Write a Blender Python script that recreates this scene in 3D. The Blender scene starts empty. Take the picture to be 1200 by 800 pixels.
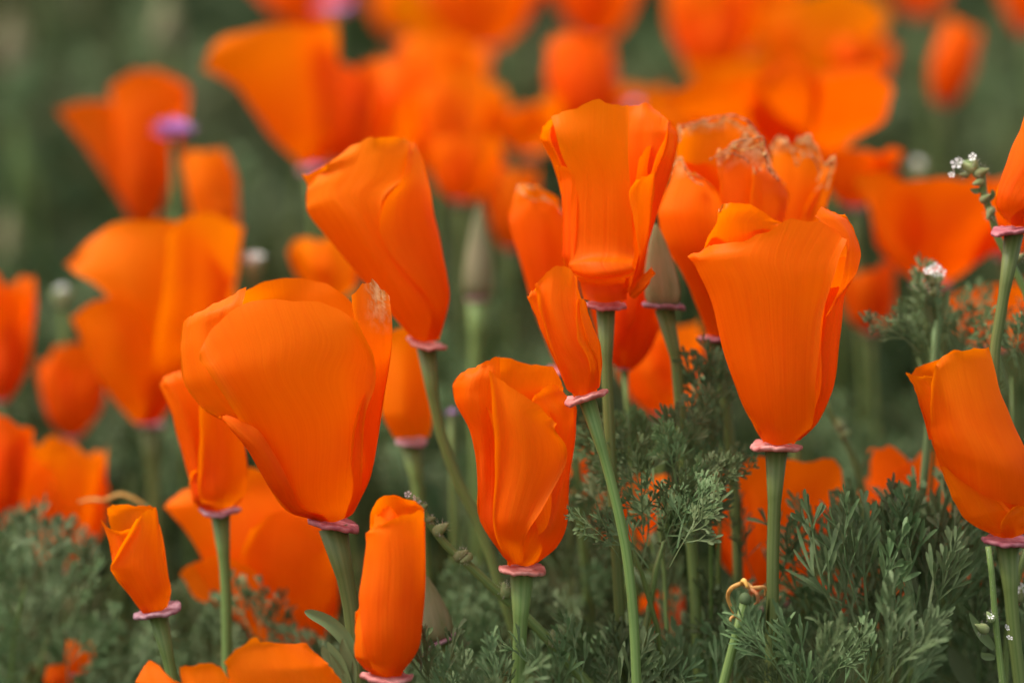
import bpy, math, random
import numpy as np
from mathutils import Vector, Matrix

# ------------------------------------------------------------------ scene, camera, light
scene = bpy.context.scene
scene.render.engine = 'CYCLES'
scene.cycles.use_denoising = True
scene.cycles.max_bounces = 8
scene.cycles.transmission_bounces = 6
scene.render.resolution_x, scene.render.resolution_y = 1024, 682
COL = scene.collection
R = math.radians

LENS, SENSOR = 100.0, 36.0
PITCH = R(14.0)
CAM = np.array([0.0, 0.0, 0.50])
FWD = np.array([0.0, math.cos(PITCH), -math.sin(PITCH)])
UP = np.array([0.0, math.sin(PITCH), math.cos(PITCH)])
RIGHT = np.array([1.0, 0.0, 0.0])
FOCUS = 0.614

cd = bpy.data.cameras.new('camera')
cam = bpy.data.objects.new('camera', cd)
COL.objects.link(cam)
cam.location = CAM
cam.rotation_euler = (math.pi / 2 - PITCH, 0, 0)
cd.lens, cd.sensor_width = LENS, SENSOR
cd.clip_start, cd.clip_end = 0.02, 2000
cd.dof.use_dof = True
cd.dof.focus_distance = FOCUS
cd.dof.aperture_fstop = 6.8
cd.dof.aperture_blades = 0
scene.camera = cam

scene.view_settings.view_transform = 'Standard'
scene.view_settings.look = 'None'
scene.view_settings.exposure = 1.38
scene.view_settings.gamma = 1.0

SUN_EL, SUN_AZ = R(62), R(-85)      # azimuth from +Y towards +X: the light comes from the upper left
world = bpy.data.worlds.new('World')
scene.world = world
world.use_nodes = True
wn, wl = world.node_tree.nodes, world.node_tree.links
wn.clear()
sky = wn.new('ShaderNodeTexSky')
sky.sky_type = 'NISHITA'
sky.sun_disc = False
sky.sun_elevation, sky.sun_rotation = SUN_EL, SUN_AZ
sky.air_density, sky.dust_density, sky.ozone_density = 1.0, 4.0, 1.0
hs = wn.new('ShaderNodeHueSaturation')
hs.inputs['Saturation'].default_value = 0.25     # an overcast, nearly white sky
bg = wn.new('ShaderNodeBackground')
bg.inputs['Strength'].default_value = 0.1
wo = wn.new('ShaderNodeOutputWorld')
wl.new(sky.outputs[0], hs.inputs['Color'])
wl.new(hs.outputs[0], bg.inputs['Color'])
wl.new(bg.outputs[0], wo.inputs[0])

sd = bpy.data.lights.new('sun', 'SUN')
sun = bpy.data.objects.new('sun', sd)
COL.objects.link(sun)
sd.energy, sd.angle, sd.color = 1.3, R(13), (1.0, 0.95, 0.88)
sdir = Vector((math.sin(SUN_AZ) * math.cos(SUN_EL), math.cos(SUN_AZ) * math.cos(SUN_EL), math.sin(SUN_EL)))
sun.rotation_euler = sdir.to_track_quat('Z', 'Y').to_euler()

# ------------------------------------------------------------------ helpers
PXM = SENSOR / LENS / 1200.0         # metres per photograph pixel at one metre


def at(px, py, d):
    return CAM + d * FWD + (px - 600.0) * PXM * d * RIGHT + (400.0 - py) * PXM * d * UP


def tag(o, label=None, cat=None, group=None, kind=None):
    if label: o['label'] = label
    if cat: o['category'] = cat
    if group: o['group'] = group
    if kind: o['kind'] = kind
    return o


def empty(name, loc):
    o = bpy.data.objects.new(name, None)
    o.empty_display_size = 0.01
    o.location = loc
    COL.objects.link(o)
    return o


def mk(name, verts, faces, mat, parent=None, uv=None, attrs=None, smooth=True):
    verts = np.asarray(verts, float)
    if parent is not None:
        org = np.array(parent.location)
        pp = parent
        while pp.parent is not None:
            pp = pp.parent
            org = org + np.array(pp.location)
        verts = verts - org
    me = bpy.data.meshes.new(name)
    me.from_pydata(verts.tolist(), [], faces)
    if smooth:
        me.polygons.foreach_set('use_smooth', [True] * len(me.polygons))
    if uv is not None:
        lay = me.uv_layers.new(name='UVMap')
        idx = np.empty(len(me.loops), np.int32)
        me.loops.foreach_get('vertex_index', idx)
        lay.data.foreach_set('uv', np.asarray(uv, np.float32)[idx].ravel())
    for k, v in (attrs or {}).items():
        a = me.attributes.new(k, 'FLOAT', 'POINT')
        a.data.foreach_set('value', np.asarray(v, np.float32))
    me.materials.append(mat)
    o = bpy.data.objects.new(name, me)
    COL.objects.link(o)
    if parent is not None:
        o.parent = parent
    return o


def cr(P, t):
    """Catmull-Rom through the rows of P at parameters t in 0..1."""
    P = np.asarray(P, float)
    n = len(P)
    if n == 1: return np.repeat(P, len(t), 0)
    ext = np.vstack([2 * P[0] - P[1], P, 2 * P[-1] - P[-2]])
    s = np.clip(np.asarray(t, float), 0, 1) * (n - 1)
    i = np.minimum(s.astype(int), n - 2)
    f = (s - i)[:, None]
    a, b, c, d = ext[i], ext[i + 1], ext[i + 2], ext[i + 3]
    return 0.5 * (2 * b + (c - a) * f + (2 * a - 5 * b + 4 * c - d) * f ** 2 + (3 * b - a - 3 * c + d) * f ** 3)


def chord(P, n):
    """A smooth curve through P by chord length (no overshoot where points bunch); n samples and their 0..1 arc parameter."""
    P = np.asarray(P, float)
    s = np.concatenate([[0], np.cumsum(np.linalg.norm(np.diff(P, axis=0), axis=1) + 1e-9)])
    d = np.diff(P, axis=0) / np.diff(s)[:, None]
    T = np.vstack([d[:1], (d[1:] * np.diff(s)[:-1, None] + d[:-1] * np.diff(s)[1:, None]) / (s[2:] - s[:-2])[:, None], d[-1:]])
    q = np.sort(np.unique(np.concatenate([np.linspace(0, s[-1], n), s])))
    i = np.clip(np.searchsorted(s, q, 'right') - 1, 0, len(P) - 2)
    h = (s[i + 1] - s[i])[:, None]; f = ((q - s[i])[:, None]) / h
    C = ((2 * f**3 - 3 * f**2 + 1) * P[i] + (f**3 - 2 * f**2 + f) * h * T[i] + (-2 * f**3 + 3 * f**2) * P[i + 1] + (f**3 - f**2) * h * T[i + 1])
    return C, q, s


def grid_faces(m, n, wrap=False):
    f = []
    for i in range(m - 1):
        for j in range(n if wrap else n - 1):
            k = (j + 1) % n
            f.append((i * n + j, i * n + k, (i + 1) * n + k, (i + 1) * n + j))
    return f


def tube_geo(pts, rad, seg=9, dense=6, off=0, cap=True):
    """A tapered tube through pts (world); rad one value or one per point."""
    pts = np.asarray(pts, float)
    rad = np.asarray(rad if np.ndim(rad) else [rad] * len(pts), float)
    P, q, s = chord(pts, (len(pts) - 1) * dense + 1)
    n = len(P); t = q / q[-1]
    rr = np.interp(q, s, rad)
    T = np.gradient(P, axis=0)
    T /= np.linalg.norm(T, axis=1)[:, None] + 1e-12
    ref = np.array([0.31, 0.93, 0.2]) if abs(T[0] @ np.array([0.31, 0.93, 0.2])) < .9 else np.array([1.0, 0, 0])
    vs = []
    a = np.linspace(0, 2 * math.pi, seg, endpoint=False)
    for i in range(n):
        u = ref - T[i] * (ref @ T[i]); u /= np.linalg.norm(u); ref = u
        w = np.cross(T[i], u)
        vs.append(P[i] + rr[i] * (np.cos(a)[:, None] * u + np.sin(a)[:, None] * w))
    V = np.vstack(vs)
    F = [tuple(x + off for x in q) for q in grid_faces(n, seg, True)]
    if cap:
        F.append(tuple(off + k for k in range(seg))[::-1]); F.append(tuple(off + (n - 1) * seg + k for k in range(seg)))
    uv = np.column_stack([np.tile(a / 6.2832, n), np.repeat(t, seg)])
    return V, F, uv


def tube(name, pts, rad, mat, parent, seg=9, dense=6):
    V, F, uv = tube_geo(pts, rad, seg, dense)
    return mk(name, V, F, mat, parent, uv)


def lathe(name, c, axis, prof, mat, parent, seg=28, wave=None, squash=1.0):
    """prof: (radius, height) along axis from c; wave(angle, radius fraction) -> extra height."""
    axis = np.asarray(axis, float); axis = axis / np.linalg.norm(axis)
    u = RIGHT - axis * (RIGHT @ axis); u /= np.linalg.norm(u)
    w = np.cross(axis, u)
    a = np.linspace(0, 2 * math.pi, seg, endpoint=False)
    V = []
    rm = max(p[0] for p in prof)
    for r, h in prof:
        hh = h + (wave(a, r / rm) if wave is not None else 0 * a)
        V.append(np.asarray(c) + r * (np.cos(a)[:, None] * u + squash * np.sin(a)[:, None] * w) + hh[:, None] * axis)
    uv = np.column_stack([np.tile(a / 6.2832, len(prof)), np.repeat(np.linspace(0, 1, len(prof)), seg)])
    return mk(name, np.vstack(V), grid_faces(len(prof), seg, True), mat, parent, uv)


def blob_geo(c, r, axis=(0, 0, 1), stretch=1.0, off=0, seg=8, rings=6, point=0.0):
    axis = np.asarray(axis, float); axis /= np.linalg.norm(axis)
    ref = np.array([1.0, 0, 0]) if abs(axis[0]) < .8 else np.array([0, 1.0, 0])
    u = ref - axis * (ref @ axis); u /= np.linalg.norm(u); w = np.cross(axis, u)
    V = []
    a = np.linspace(0, 2 * math.pi, seg, endpoint=False)
    for i in range(rings + 1):
        th = math.pi * i / rings
        rr = r * max(math.sin(th), 0.02) * (1 - point * (1 - math.cos(th)) / 2)
        V.append(np.asarray(c) - math.cos(th) * r * stretch * axis + rr * (np.cos(a)[:, None] * u + np.sin(a)[:, None] * w))
    return np.vstack(V), [tuple(x + off for x in q) for q in grid_faces(rings + 1, seg, True)]


# ------------------------------------------------------------------ materials
def new_mat(name):
    m = bpy.data.materials.new(name)
    m.use_nodes = True
    m.node_tree.nodes.clear()
    return m, m.node_tree.nodes, m.node_tree.links


def mixc(n, l, fac, a, b):
    x = n.new('ShaderNodeMix'); x.data_type = 'RGBA'
    for sock, v in ((x.inputs[0], fac), (x.inputs[6], a), (x.inputs[7], b)):
        if isinstance(v, (int, float)): sock.default_value = v
        elif isinstance(v, tuple): sock.default_value = (*v, 1)
        else: l.new(v, sock)
    return x.outputs[2]


def ramp(n, l, src, lo, hi, a=0.0, b=1.0):
    x = n.new('ShaderNodeMapRange'); x.inputs[1].default_value = lo; x.inputs[2].default_value = hi
    x.inputs[3].default_value = a; x.inputs[4].default_value = b
    l.new(src, x.inputs[0])
    return x.outputs[0]


def petal_material(name, low, high, glow, trans=0.5):
    m, n, l = new_mat(name)
    tc = n.new('ShaderNodeTexCoord'); sep = n.new('ShaderNodeSeparateXYZ'); l.new(tc.outputs['UV'], sep.inputs[0])
    mp = n.new('ShaderNodeMapping'); mp.inputs['Scale'].default_value = (75, 1.3, 1); l.new(tc.outputs['UV'], mp.inputs[0])
    oi = n.new('ShaderNodeObjectInfo')
    nz = n.new('ShaderNodeTexNoise'); nz.noise_dimensions = '4D'; nz.inputs['Scale'].default_value = 1; nz.inputs['Detail'].default_value = 4
    l.new(mp.outputs[0], nz.inputs['Vector'])
    ml = n.new('ShaderNodeMath'); ml.operation = 'MULTIPLY'; ml.inputs[1].default_value = 40; l.new(oi.outputs['Random'], ml.inputs[0]); l.new(ml.outputs[0], nz.inputs['W'])
    nb = n.new('ShaderNodeTexNoise'); nb.noise_dimensions = '4D'; nb.inputs['Scale'].default_value = 3.2; nb.inputs['Detail'].default_value = 3
    l.new(tc.outputs['UV'], nb.inputs['Vector']); l.new(ml.outputs[0], nb.inputs['W'])
    # pigment: deeper at the claw, lighter at the limb, streaks along the veins, uneven blotches
    v = ramp(n, l, sep.outputs[1], 0.0, 0.85)
    st = ramp(n, l, nz.outputs[0], 0.3, 0.7, -0.25, 0.25)
    bl = ramp(n, l, nb.outputs[0], 0.3, 0.7, -0.2, 0.2)
    ad = n.new('ShaderNodeMath'); ad.operation = 'ADD'; l.new(v, ad.inputs[0]); l.new(st, ad.inputs[1])
    ad2 = n.new('ShaderNodeMath'); ad2.operation = 'ADD'; ad2.use_clamp = True; l.new(ad.outputs[0], ad2.inputs[0]); l.new(bl, ad2.inputs[1])
    base = mixc(n, l, ad2.outputs[0], low, high)
    hv = n.new('ShaderNodeHueSaturation')
    l.new(ramp(n, l, oi.outputs['Random'], 0, 1, 0.493, 0.506), hv.inputs['Hue']); l.new(base, hv.inputs['Color'])
    at_ = n.new('ShaderNodeAttribute'); at_.attribute_name = 'dry'
    dn = n.new('ShaderNodeTexNoise'); dn.inputs['Scale'].default_value = 520; dn.inputs['Detail'].default_value = 4; l.new(tc.outputs['Object'], dn.inputs['Vector'])
    dm = n.new('ShaderNodeMath'); dm.operation = 'MULTIPLY'; l.new(at_.outputs['Fac'], dm.inputs[0]); l.new(ramp(n, l, dn.outputs[0], 0.25, 0.5, 0.1, 1.5), dm.inputs[1])
    dm.use_clamp = True
    drycol = mixc(n, l, ramp(n, l, dn.outputs[0], 0.42, 0.62), (0.62, 0.20, 0.03), (0.80, 0.47, 0.20))
    col = mixc(n, l, dm.outputs[0], hv.outputs[0], drycol)
    bump = n.new('ShaderNodeBump'); bump.inputs['Strength'].default_value = 0.15; bump.inputs['Distance'].default_value = 0.0008
    l.new(nz.outputs[0], bump.inputs['Height'])
    mp2 = n.new('ShaderNodeMapping'); mp2.inputs['Scale'].default_value = (5, 1.6, 1); l.new(tc.outputs['UV'], mp2.inputs[0])
    nc = n.new('ShaderNodeTexNoise'); nc.noise_dimensions = '4D'; nc.inputs['Scale'].default_value = 1; nc.inputs['Detail'].default_value = 2; nc.inputs['Distortion'].default_value = .6
    l.new(mp2.outputs[0], nc.inputs['Vector']); l.new(ml.outputs[0], nc.inputs['W'])
    b2 = n.new('ShaderNodeBump'); b2.inputs['Strength'].default_value = 0.2; b2.inputs['Distance'].default_value = 0.0022
    l.new(nc.outputs[0], b2.inputs['Height']); l.new(b2.outputs[0], bump.inputs['Normal'])
    pb = n.new('ShaderNodeBsdfPrincipled'); pb.inputs['Roughness'].default_value = 0.5
    pb.inputs['Specular IOR Level'].default_value = 0.1
    pb.inputs['Sheen Weight'].default_value = 0.0
    pb.inputs['Sheen Tint'].default_value = (1, .5, .2, 1)
    l.new(col, pb.inputs['Base Color']); l.new(bump.outputs[0], pb.inputs['Normal'])
    tr = n.new('ShaderNodeBsdfTranslucent')
    l.new(mixc(n, l, dm.outputs[0], glow, drycol), tr.inputs['Color']); l.new(bump.outputs[0], tr.inputs['Normal'])
    mx = n.new('ShaderNodeMixShader'); mx.inputs[0].default_value = trans
    l.new(pb.outputs[0], mx.inputs[1]); l.new(tr.outputs[0], mx.inputs[2])
    out = n.new('ShaderNodeOutputMaterial'); l.new(mx.outputs[0], out.inputs[0])
    return m


def green_material(name, a, b, trans=0.15, rough=0.55, scale=300, attr=None, spec=0.3, streak=False):
    m, n, l = new_mat(name)
    tc = n.new('ShaderNodeTexCoord')
    nz = n.new('ShaderNodeTexNoise'); nz.inputs['Scale'].default_value = scale; nz.inputs['Detail'].default_value = 3
    if streak:
        mp = n.new('ShaderNodeMapping'); mp.inputs['Scale'].default_value = (14, 3, 1); l.new(tc.outputs['UV'], mp.inputs[0]); l.new(mp.outputs[0], nz.inputs['Vector']); nz.inputs['Scale'].default_value = 1.0
    else:
        l.new(tc.outputs['Object'], nz.inputs['Vector'])
    col = mixc(n, l, ramp(n, l, nz.outputs[0], 0.3, 0.7), a, b)
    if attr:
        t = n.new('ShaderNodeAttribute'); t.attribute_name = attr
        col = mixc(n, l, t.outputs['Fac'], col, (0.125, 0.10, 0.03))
    oi = n.new('ShaderNodeObjectInfo')
    hv = n.new('ShaderNodeHueSaturation'); l.new(col, hv.inputs['Color'])
    l.new(ramp(n, l, oi.outputs['Random'], 0, 1, 0.468, 0.514), hv.inputs['Hue'])
    l.new(ramp(n, l, oi.outputs['Random'], 0, 1, 0.72, 1.28), hv.inputs['Value'])
    pb = n.new('ShaderNodeBsdfPrincipled'); pb.inputs['Roughness'].default_value = rough
    pb.inputs['Specular IOR Level'].default_value = spec
    bump = n.new('ShaderNodeBump'); bump.inputs['Strength'].default_value = 0.25; bump.inputs['Distance'].default_value = 0.0005
    l.new(nz.outputs[0], bump.inputs['Height']); l.new(bump.outputs[0], pb.inputs['Normal'])
    l.new(hv.outputs[0], pb.inputs['Base Color'])
    out = n.new('ShaderNodeOutputMaterial')
    if trans > 0:
        tr = n.new('ShaderNodeBsdfTranslucent'); l.new(hv.outputs[0], tr.inputs['Color'])
        mx = n.new('ShaderNodeMixShader'); mx.inputs[0].default_value = trans
        l.new(pb.outputs[0], mx.inputs[1]); l.new(tr.outputs[0], mx.inputs[2]); l.new(mx.outputs[0], out.inputs[0])
    else:
        l.new(pb.outputs[0], out.inputs[0])
    return m


M_PETAL = petal_material('orange_petal', (0.77, 0.088, 0.0), (0.94, 0.195, 0.001), (1.0, 0.235, 0.0), 0.5)
M_PETAL_RED = petal_material('deep_orange_petal', (0.68, 0.06, 0.0), (0.88, 0.14, 0.001), (0.97, 0.155, 0.0), 0.46)
M_PETAL_GOLD = petal_material('golden_petal', (0.85, 0.145, 0.0), (0.95, 0.23, 0.001), (1.0, 0.27, 0.0), 0.5)
M_RIM = green_material('pink_rim', (0.42, 0.09, 0.09), (0.66, 0.28, 0.26), 0.28, 0.6, 380, None, 0.25)
M_RIM_DULL = green_material('dull_pink_rim', (0.34, 0.14, 0.16), (0.45, 0.26, 0.25), 0.1, 0.6, 900, None, 0.25)
M_STEM = green_material('stem_green', (0.085, 0.145, 0.028), (0.18, 0.235, 0.07), 0.08, 0.5, 1, None, 0.3, True)
M_LEAF = green_material('feathery_leaf', (0.080, 0.142, 0.050), (0.165, 0.225, 0.098), 0.2, 0.6, 7, None, 0.25)
M_LEAF_FRESH = green_material('fresh_leaf', (0.098, 0.16, 0.056), (0.168, 0.228, 0.095), 0.22, 0.6, 7, None, 0.25)
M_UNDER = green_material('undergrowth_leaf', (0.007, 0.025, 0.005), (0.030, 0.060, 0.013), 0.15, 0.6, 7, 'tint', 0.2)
M_POD = green_material('bud_hood', (0.23, 0.25, 0.10), (0.38, 0.34, 0.18), 0.35, 0.6, 1, None, 0.25, True)
M_BUD = green_material('hairy_bud', (0.19, 0.25, 0.085), (0.30, 0.34, 0.15), 0.1, 0.7, 900)
M_WHITE = green_material('white_blossom', (0.72, 0.70, 0.66), (0.82, 0.80, 0.74), 0.25, 0.6, 500)
M_VIOLET = green_material('violet_blossom', (0.50, 0.22, 0.55), (0.66, 0.36, 0.62), 0.3, 0.6, 500)
M_TAN = green_material('withered_tissue', (0.55, 0.24, 0.045), (0.70, 0.42, 0.13), 0.25, 0.6, 600)
M_STALK = green_material('grass_stalk', (0.06, 0.11, 0.025), (0.12, 0.16, 0.05), 0.15, 0.6, 30, None, 0.2)
M_BROWN = green_material('withered_brown', (0.50, 0.19, 0.035), (0.74, 0.45, 0.18), 0.25, 0.6, 500)
M_HAIR = green_material('pale_hair', (0.45, 0.42, 0.33), (0.6, 0.56, 0.45), 0.3, 0.6, 600)


def ground_material():
    m, n, l = new_mat('meadow_soil')
    tc = n.new('ShaderNodeTexCoord')
    a = n.new('ShaderNodeTexNoise'); a.inputs['Scale'].default_value = 3; a.inputs['Detail'].default_value = 8; l.new(tc.outputs['Object'], a.inputs['Vector'])
    b = n.new('ShaderNodeTexNoise'); b.inputs['Scale'].default_value = 60; b.inputs['Detail'].default_value = 6; l.new(tc.outputs['Object'], b.inputs['Vector'])
    c1 = mixc(n, l, ramp(n, l, a.outputs[0], 0.35, 0.65), (0.035, 0.055, 0.02), (0.075, 0.07, 0.03))
    c2 = mixc(n, l, ramp(n, l, b.outputs[0], 0.4, 0.7), c1, (0.03, 0.035, 0.015))
    bump = n.new('ShaderNodeBump'); bump.inputs['Distance'].default_value = 0.02; l.new(b.outputs[0], bump.inputs['Height'])
    pb = n.new('ShaderNodeBsdfPrincipled'); pb.inputs['Roughness'].default_value = 0.95; pb.inputs['Specular IOR Level'].default_value = 0.1
    l.new(c2, pb.inputs['Base Color']); l.new(bump.outputs[0], pb.inputs['Normal'])
    out = n.new('ShaderNodeOutputMaterial'); l.new(pb.outputs[0], out.inputs[0])
    return m


# ------------------------------------------------------------------ ground
gx = np.concatenate([-np.geomspace(800, 1, 24), np.linspace(-.9, .9, 19), np.geomspace(1, 800, 24)])
gv = [(x, y, 0.012 * math.sin(3 * x + 1) * math.cos(2.3 * y) - 0.012) for y in gx for x in gx]
tag(mk('ground', gv, grid_faces(len(gx), len(gx)), ground_material()), kind='structure')

# ------------------------------------------------------------------ flowers
rng = np.random.default_rng(7)


def smooth_noise(u, v, seed, fu=2.2, fv=1.7):
    r = np.random.default_rng(seed)
    o = np.zeros_like(u)
    for k in range(4):
        a, b, p = r.uniform(-1, 1) * fu * 3.1 * (1 + k * .5), r.uniform(-1, 1) * fv * 3.1 * (1 + k * .5), r.uniform(0, 6.28)
        o += np.sin(a * u + b * v + p) / (1 + k * .6)
    return o / 2.2


class Body:
    """The volume of a flower head: left and right outlines in photograph pixels about an axis, at its own distance."""
    def __init__(s, base, tip, L, Rr, d, kz=0.85, lean=0.0):
        s.A = np.array(base, float); s.d = d; s.kz = kz; s.lean = lean
        ax = np.array(tip, float) - s.A
        s.H = np.linalg.norm(ax); s.a = ax / s.H
        s.b = np.array([-s.a[1], s.a[0]])
        if s.b[0] < 0: s.b = -s.b
        def tab(P):
            q = np.array([s.hx(p) for p in P]); q = q[np.argsort(q[:, 0])]
            return q
        s.L, s.R = tab(L), tab(Rr)
        hh = np.linspace(-.1, 1.15, 60) * s.H               # the depth of the cup follows its width, but evenly
        w0 = s.section(hh)[1]
        k = np.exp(-.5 * ((hh[:, None] - hh[None]) / (.10 * s.H)) ** 2)
        sm = (k * w0[None]).sum(1) / k.sum(1)
        up = np.clip((hh / s.H - .25) / .3, 0, 1)
        w1 = w0 * (1 - up) + sm * up
        top = np.argmax(w1)
        w1[top:] = w1[top] * .75 + w1[top:] * .25
        s.deep = (hh, w1)

    def hx(s, p):
        q = np.asarray(p, float)[..., :2] - s.A
        return np.stack([q @ s.a, q @ s.b], -1)

    def section(s, h):
        l = np.interp(h, s.L[:, 0], s.L[:, 1]); r = np.interp(h, s.R[:, 0], s.R[:, 1])
        return (l + r) / 2, np.maximum((r - l) / 2, 3.0)

    def world(s, h, x, z):
        """h up the axis, x across, z toward the camera, all in pixels at distance d; lean tips the head toward the camera."""
        c, sn = math.cos(s.lean), math.sin(s.lean)
        h2, z2 = h * c - z * sn, z * c + h * sn
        p = s.A + h2[..., None] * s.a + x[..., None] * s.b
        return (CAM + s.d * FWD + ((p[..., 0] - 600) * PXM * s.d)[..., None] * RIGHT
                + ((400 - p[..., 1]) * PXM * s.d)[..., None] * UP - (z2 * PXM * s.d)[..., None] * FWD)


def traced_petal(parent, body, rows, side=1, layer=0.0, mat=None, dry=0.0, m=30, n=26, wob=1.6, ruf=1.0, edge=0.0, name='petal', seed=None, dryw=None, sink=(0, 0), lip=4.0):
    """A petal as a sheet through rows of control points (base row first). Points are (x, y[, extra depth]) in photograph pixels."""
    seed = int(rng.integers(1e9)) if seed is None else seed
    us = 0.5 - 0.5 * np.cos(np.linspace(0, math.pi, n))
    us = 0.65 * us + 0.35 * np.linspace(0, 1, n)
    C = []
    for r in rows:
        r3 = [(p[0], p[1], p[2] if len(p) > 2 else 0.0) for p in r]
        C.append(cr(r3, us))
    C = np.array(C)                                  # rows x n x 3
    vs = np.linspace(0, 1, m)
    G = np.stack([cr(C[:, j], vs) for j in range(n)], 1)   # m x n x 3
    U, V = np.meshgrid(us, vs)
    hx = body.hx(G)
    h, x = hx[..., 0].copy(), hx[..., 1].copy()
    cx, hw = body.section(h)
    xi = np.clip((x - cx) / hw, -1, 1)
    z = side * body.kz * (np.interp(h, *body.deep) * np.sqrt(1 - 0.985 * xi ** 2)) + G[..., 2]
    z += layer * np.clip(V * 4, 0, 1)
    z += (4 + 1.7 * edge) * (np.abs(2 * U - 1) ** 9) * np.clip(V * 2, 0, 1) + lip * V ** 12
    z -= (sink[0] * np.clip(1 - U * 1.6, 0, 1) ** 1.5 + sink[1] * np.clip(U * 1.6 - .6, 0, 1) ** 1.5) * np.clip(V * 2.5, 0, 1)
    z += wob * smooth_noise(U, V, seed) * np.clip(V * 3, 0, 1) * 2
    r = np.random.default_rng(seed + 1)
    rf = sum(np.sin(U * f + r.uniform(0, 6.28)) * w for f, w in ((9, .5), (17, .45), (31, .4), (53, .3)))
    h += 1.4 * ruf * rf * V ** 8
    x += ruf * .7 * (np.sin(V * 11 + seed % 6) + .6 * np.sin(V * 27 + seed % 9)) * (2 * U - 1) ** 7 * np.clip(V * 2, 0, 1)
    h = np.maximum(h, -2)
    if dry > 0:                                      # shrivelled rim: crumpled, with a ragged outline
        k = np.clip((V - (1 - dry)) / dry, 0, 1)
        if dryw is not None: k = k * np.clip(1.25 - np.abs(U - dryw[0]) / dryw[1], 0, 1)
        wpx = max(np.ptp(G[-1, :, 0]), np.ptp(G[-1, :, 1]))
        ff = wpx / 60.0
        cr1 = np.sin(U * 11 * ff + 17 * V + seed % 7) + .7 * np.sin(U * 23 * ff - 26 * V + seed % 4) + .5 * np.sin(U * 41 * ff + 40 * V)
        z += k * 4.0 * cr1
        h += k * 3.2 * (np.sin(U * 13 * ff + seed % 5) + .6 * np.sin(U * 29 * ff + seed % 3) + .4 * np.sin(U * 53 * ff)) * V ** 4
    else:
        k = np.zeros_like(V)
    W = body.world(h, x, z).reshape(-1, 3)
    return mk(name, W, grid_faces(m, n), mat or M_PETAL, parent, np.column_stack([U.ravel(), V.ravel()]), {'dry': k.ravel()})


def round_petal(parent, body, phi, half, top, scale=1.0, flare=0.0, mat=None, m=18, n=20, roundness=0.22, lift=0.0, ruf=0.012, dry=0.0, seed=None, bow=0.0, wavy=.02):
    """A petal as a curved sheet on the flower's own body: phi is where it sits round the axis, half its half-angle, top its height."""
    seed = int(rng.integers(1e9)) if seed is None else seed
    U, V = np.meshgrid(np.linspace(-1, 1, n), np.linspace(0, 1, m))
    r = np.random.default_rng(seed)
    ed = sum(np.sin(U * f + r.uniform(0, 6.28)) * w for f, w in ((3, .6), (7, .5), (13, .4), (23, .25)))
    H = body.H * (top * (1 - roundness * np.abs(U) ** 3.2) + ruf * ed)
    h = V * H
    ang = R(phi) + R(half) * U * (0.55 + 0.45 * np.clip(V * 2.2, 0, 1))
    cx, hw = body.section(h)
    rad = hw * scale * (1 + flare * V ** 3 + lift * np.abs(U) ** 4 * np.clip(V * 2, 0, 1) + bow * V ** 2 * (1 - U ** 2))
    rad = rad + body.H * wavy * (smooth_noise(U * .6, V, seed) + (wavy > .03) * .55 * smooth_noise(U * 1.5, V * .7, seed + 3)) * np.clip(V * 2, 0, 1)
    x = cx + rad * np.sin(ang)
    z = body.kz * rad * np.cos(ang)
    h = h - flare * V ** 4 * hw * 0.25
    k = np.clip((V - (1 - dry)) / max(dry, 1e-6), 0, 1) if dry > 0 else np.zeros_like(V)
    W = body.world(h, x, z).reshape(-1, 3)
    return mk('petal', W, grid_faces(m, n), mat or M_PETAL, parent, np.column_stack([(U.ravel() + 1) / 2, V.ravel()]), {'dry': k.ravel()})


def stem_points(pts, d, drift=None):
    """Photograph points of the visible stem, top first, at distance d (or (x, y, d)); the last reaches the ground below the frame."""
    P = [at(p[0], p[1], p[2] if len(p) > 2 else d) for p in pts]
    last, prev = P[-1], P[-2]
    dirn = (last - prev); dirn = dirn / max(-dirn[2], 1e-4)
    dirn = np.clip(dirn, -0.55, 0.55)
    zz = last[2]
    dx = dirn[0] * zz * 0.55
    P.append(np.array([last[0] + dx * .6, last[1] + 0.01, zz * 0.5]))
    P.append(np.array([last[0] + dx * .9, last[1] + 0.015, -0.02]))
    return P


def rim_and_stem(root, c, d, rx, stem, tilt=0.0, r0=8.0, r1=6.5, mat=None, cone=1.0, wav=0.085, lean=9.0, smat=None):
    """Pink collar under the petals, and the stem that widens into the cone below it."""
    s = PXM * d
    axis = math.cos(R(tilt)) * UP + math.sin(R(tilt)) * RIGHT
    lean = lean + rng.uniform(-6, 6)
    axis = axis * math.cos(R(lean)) - FWD * math.sin(R(lean))
    C = at(c[0], c[1], d)
    ph = rng.uniform(0, 6.28)
    def wave(a, f):
        return rx * s * wav * f ** 2 * (np.sin(2 * a + ph) * .7 + np.sin(3 * a + 2 * ph) * .55 + 0.3 * np.sin(7 * a + ph) + .22 * np.sin(13 * a + 2 * ph) + .16 * np.sin(23 * a))
    prof = [(.25, -.24), (.55, -.17), (.84, -.15), (.97, -.11), (1.0, -.03), (.96, .04), (.8, .05), (.6, .04), (.35, .08), (.1, .1)]
    lathe('rim', C, axis, [(a * rx * s, b * rx * s) for a, b in prof], mat or M_RIM, root, 64, wave)
    P = stem_points(stem, d)
    top = C - axis * rx * s * 0.16
    if len(P) > 3 and np.linalg.norm(P[1] - top) < rx * s * 2.0: P = [P[0]] + P[2:]
    C, q, _ = chord([top] + P[1:], 30)
    r0, r1 = r0 * .94, r1 * .94
    f = q / (rx * s * 1.5 * cone)
    rad = s * (np.interp(q / q[-1], [0, .4, 1], [r0, r1, r1]) + r0 * .75 * np.exp(-(f * 1.7) ** 1.3))
    tube('stem', C, rad, smat or M_STEM, root, 12, 1)


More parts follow.
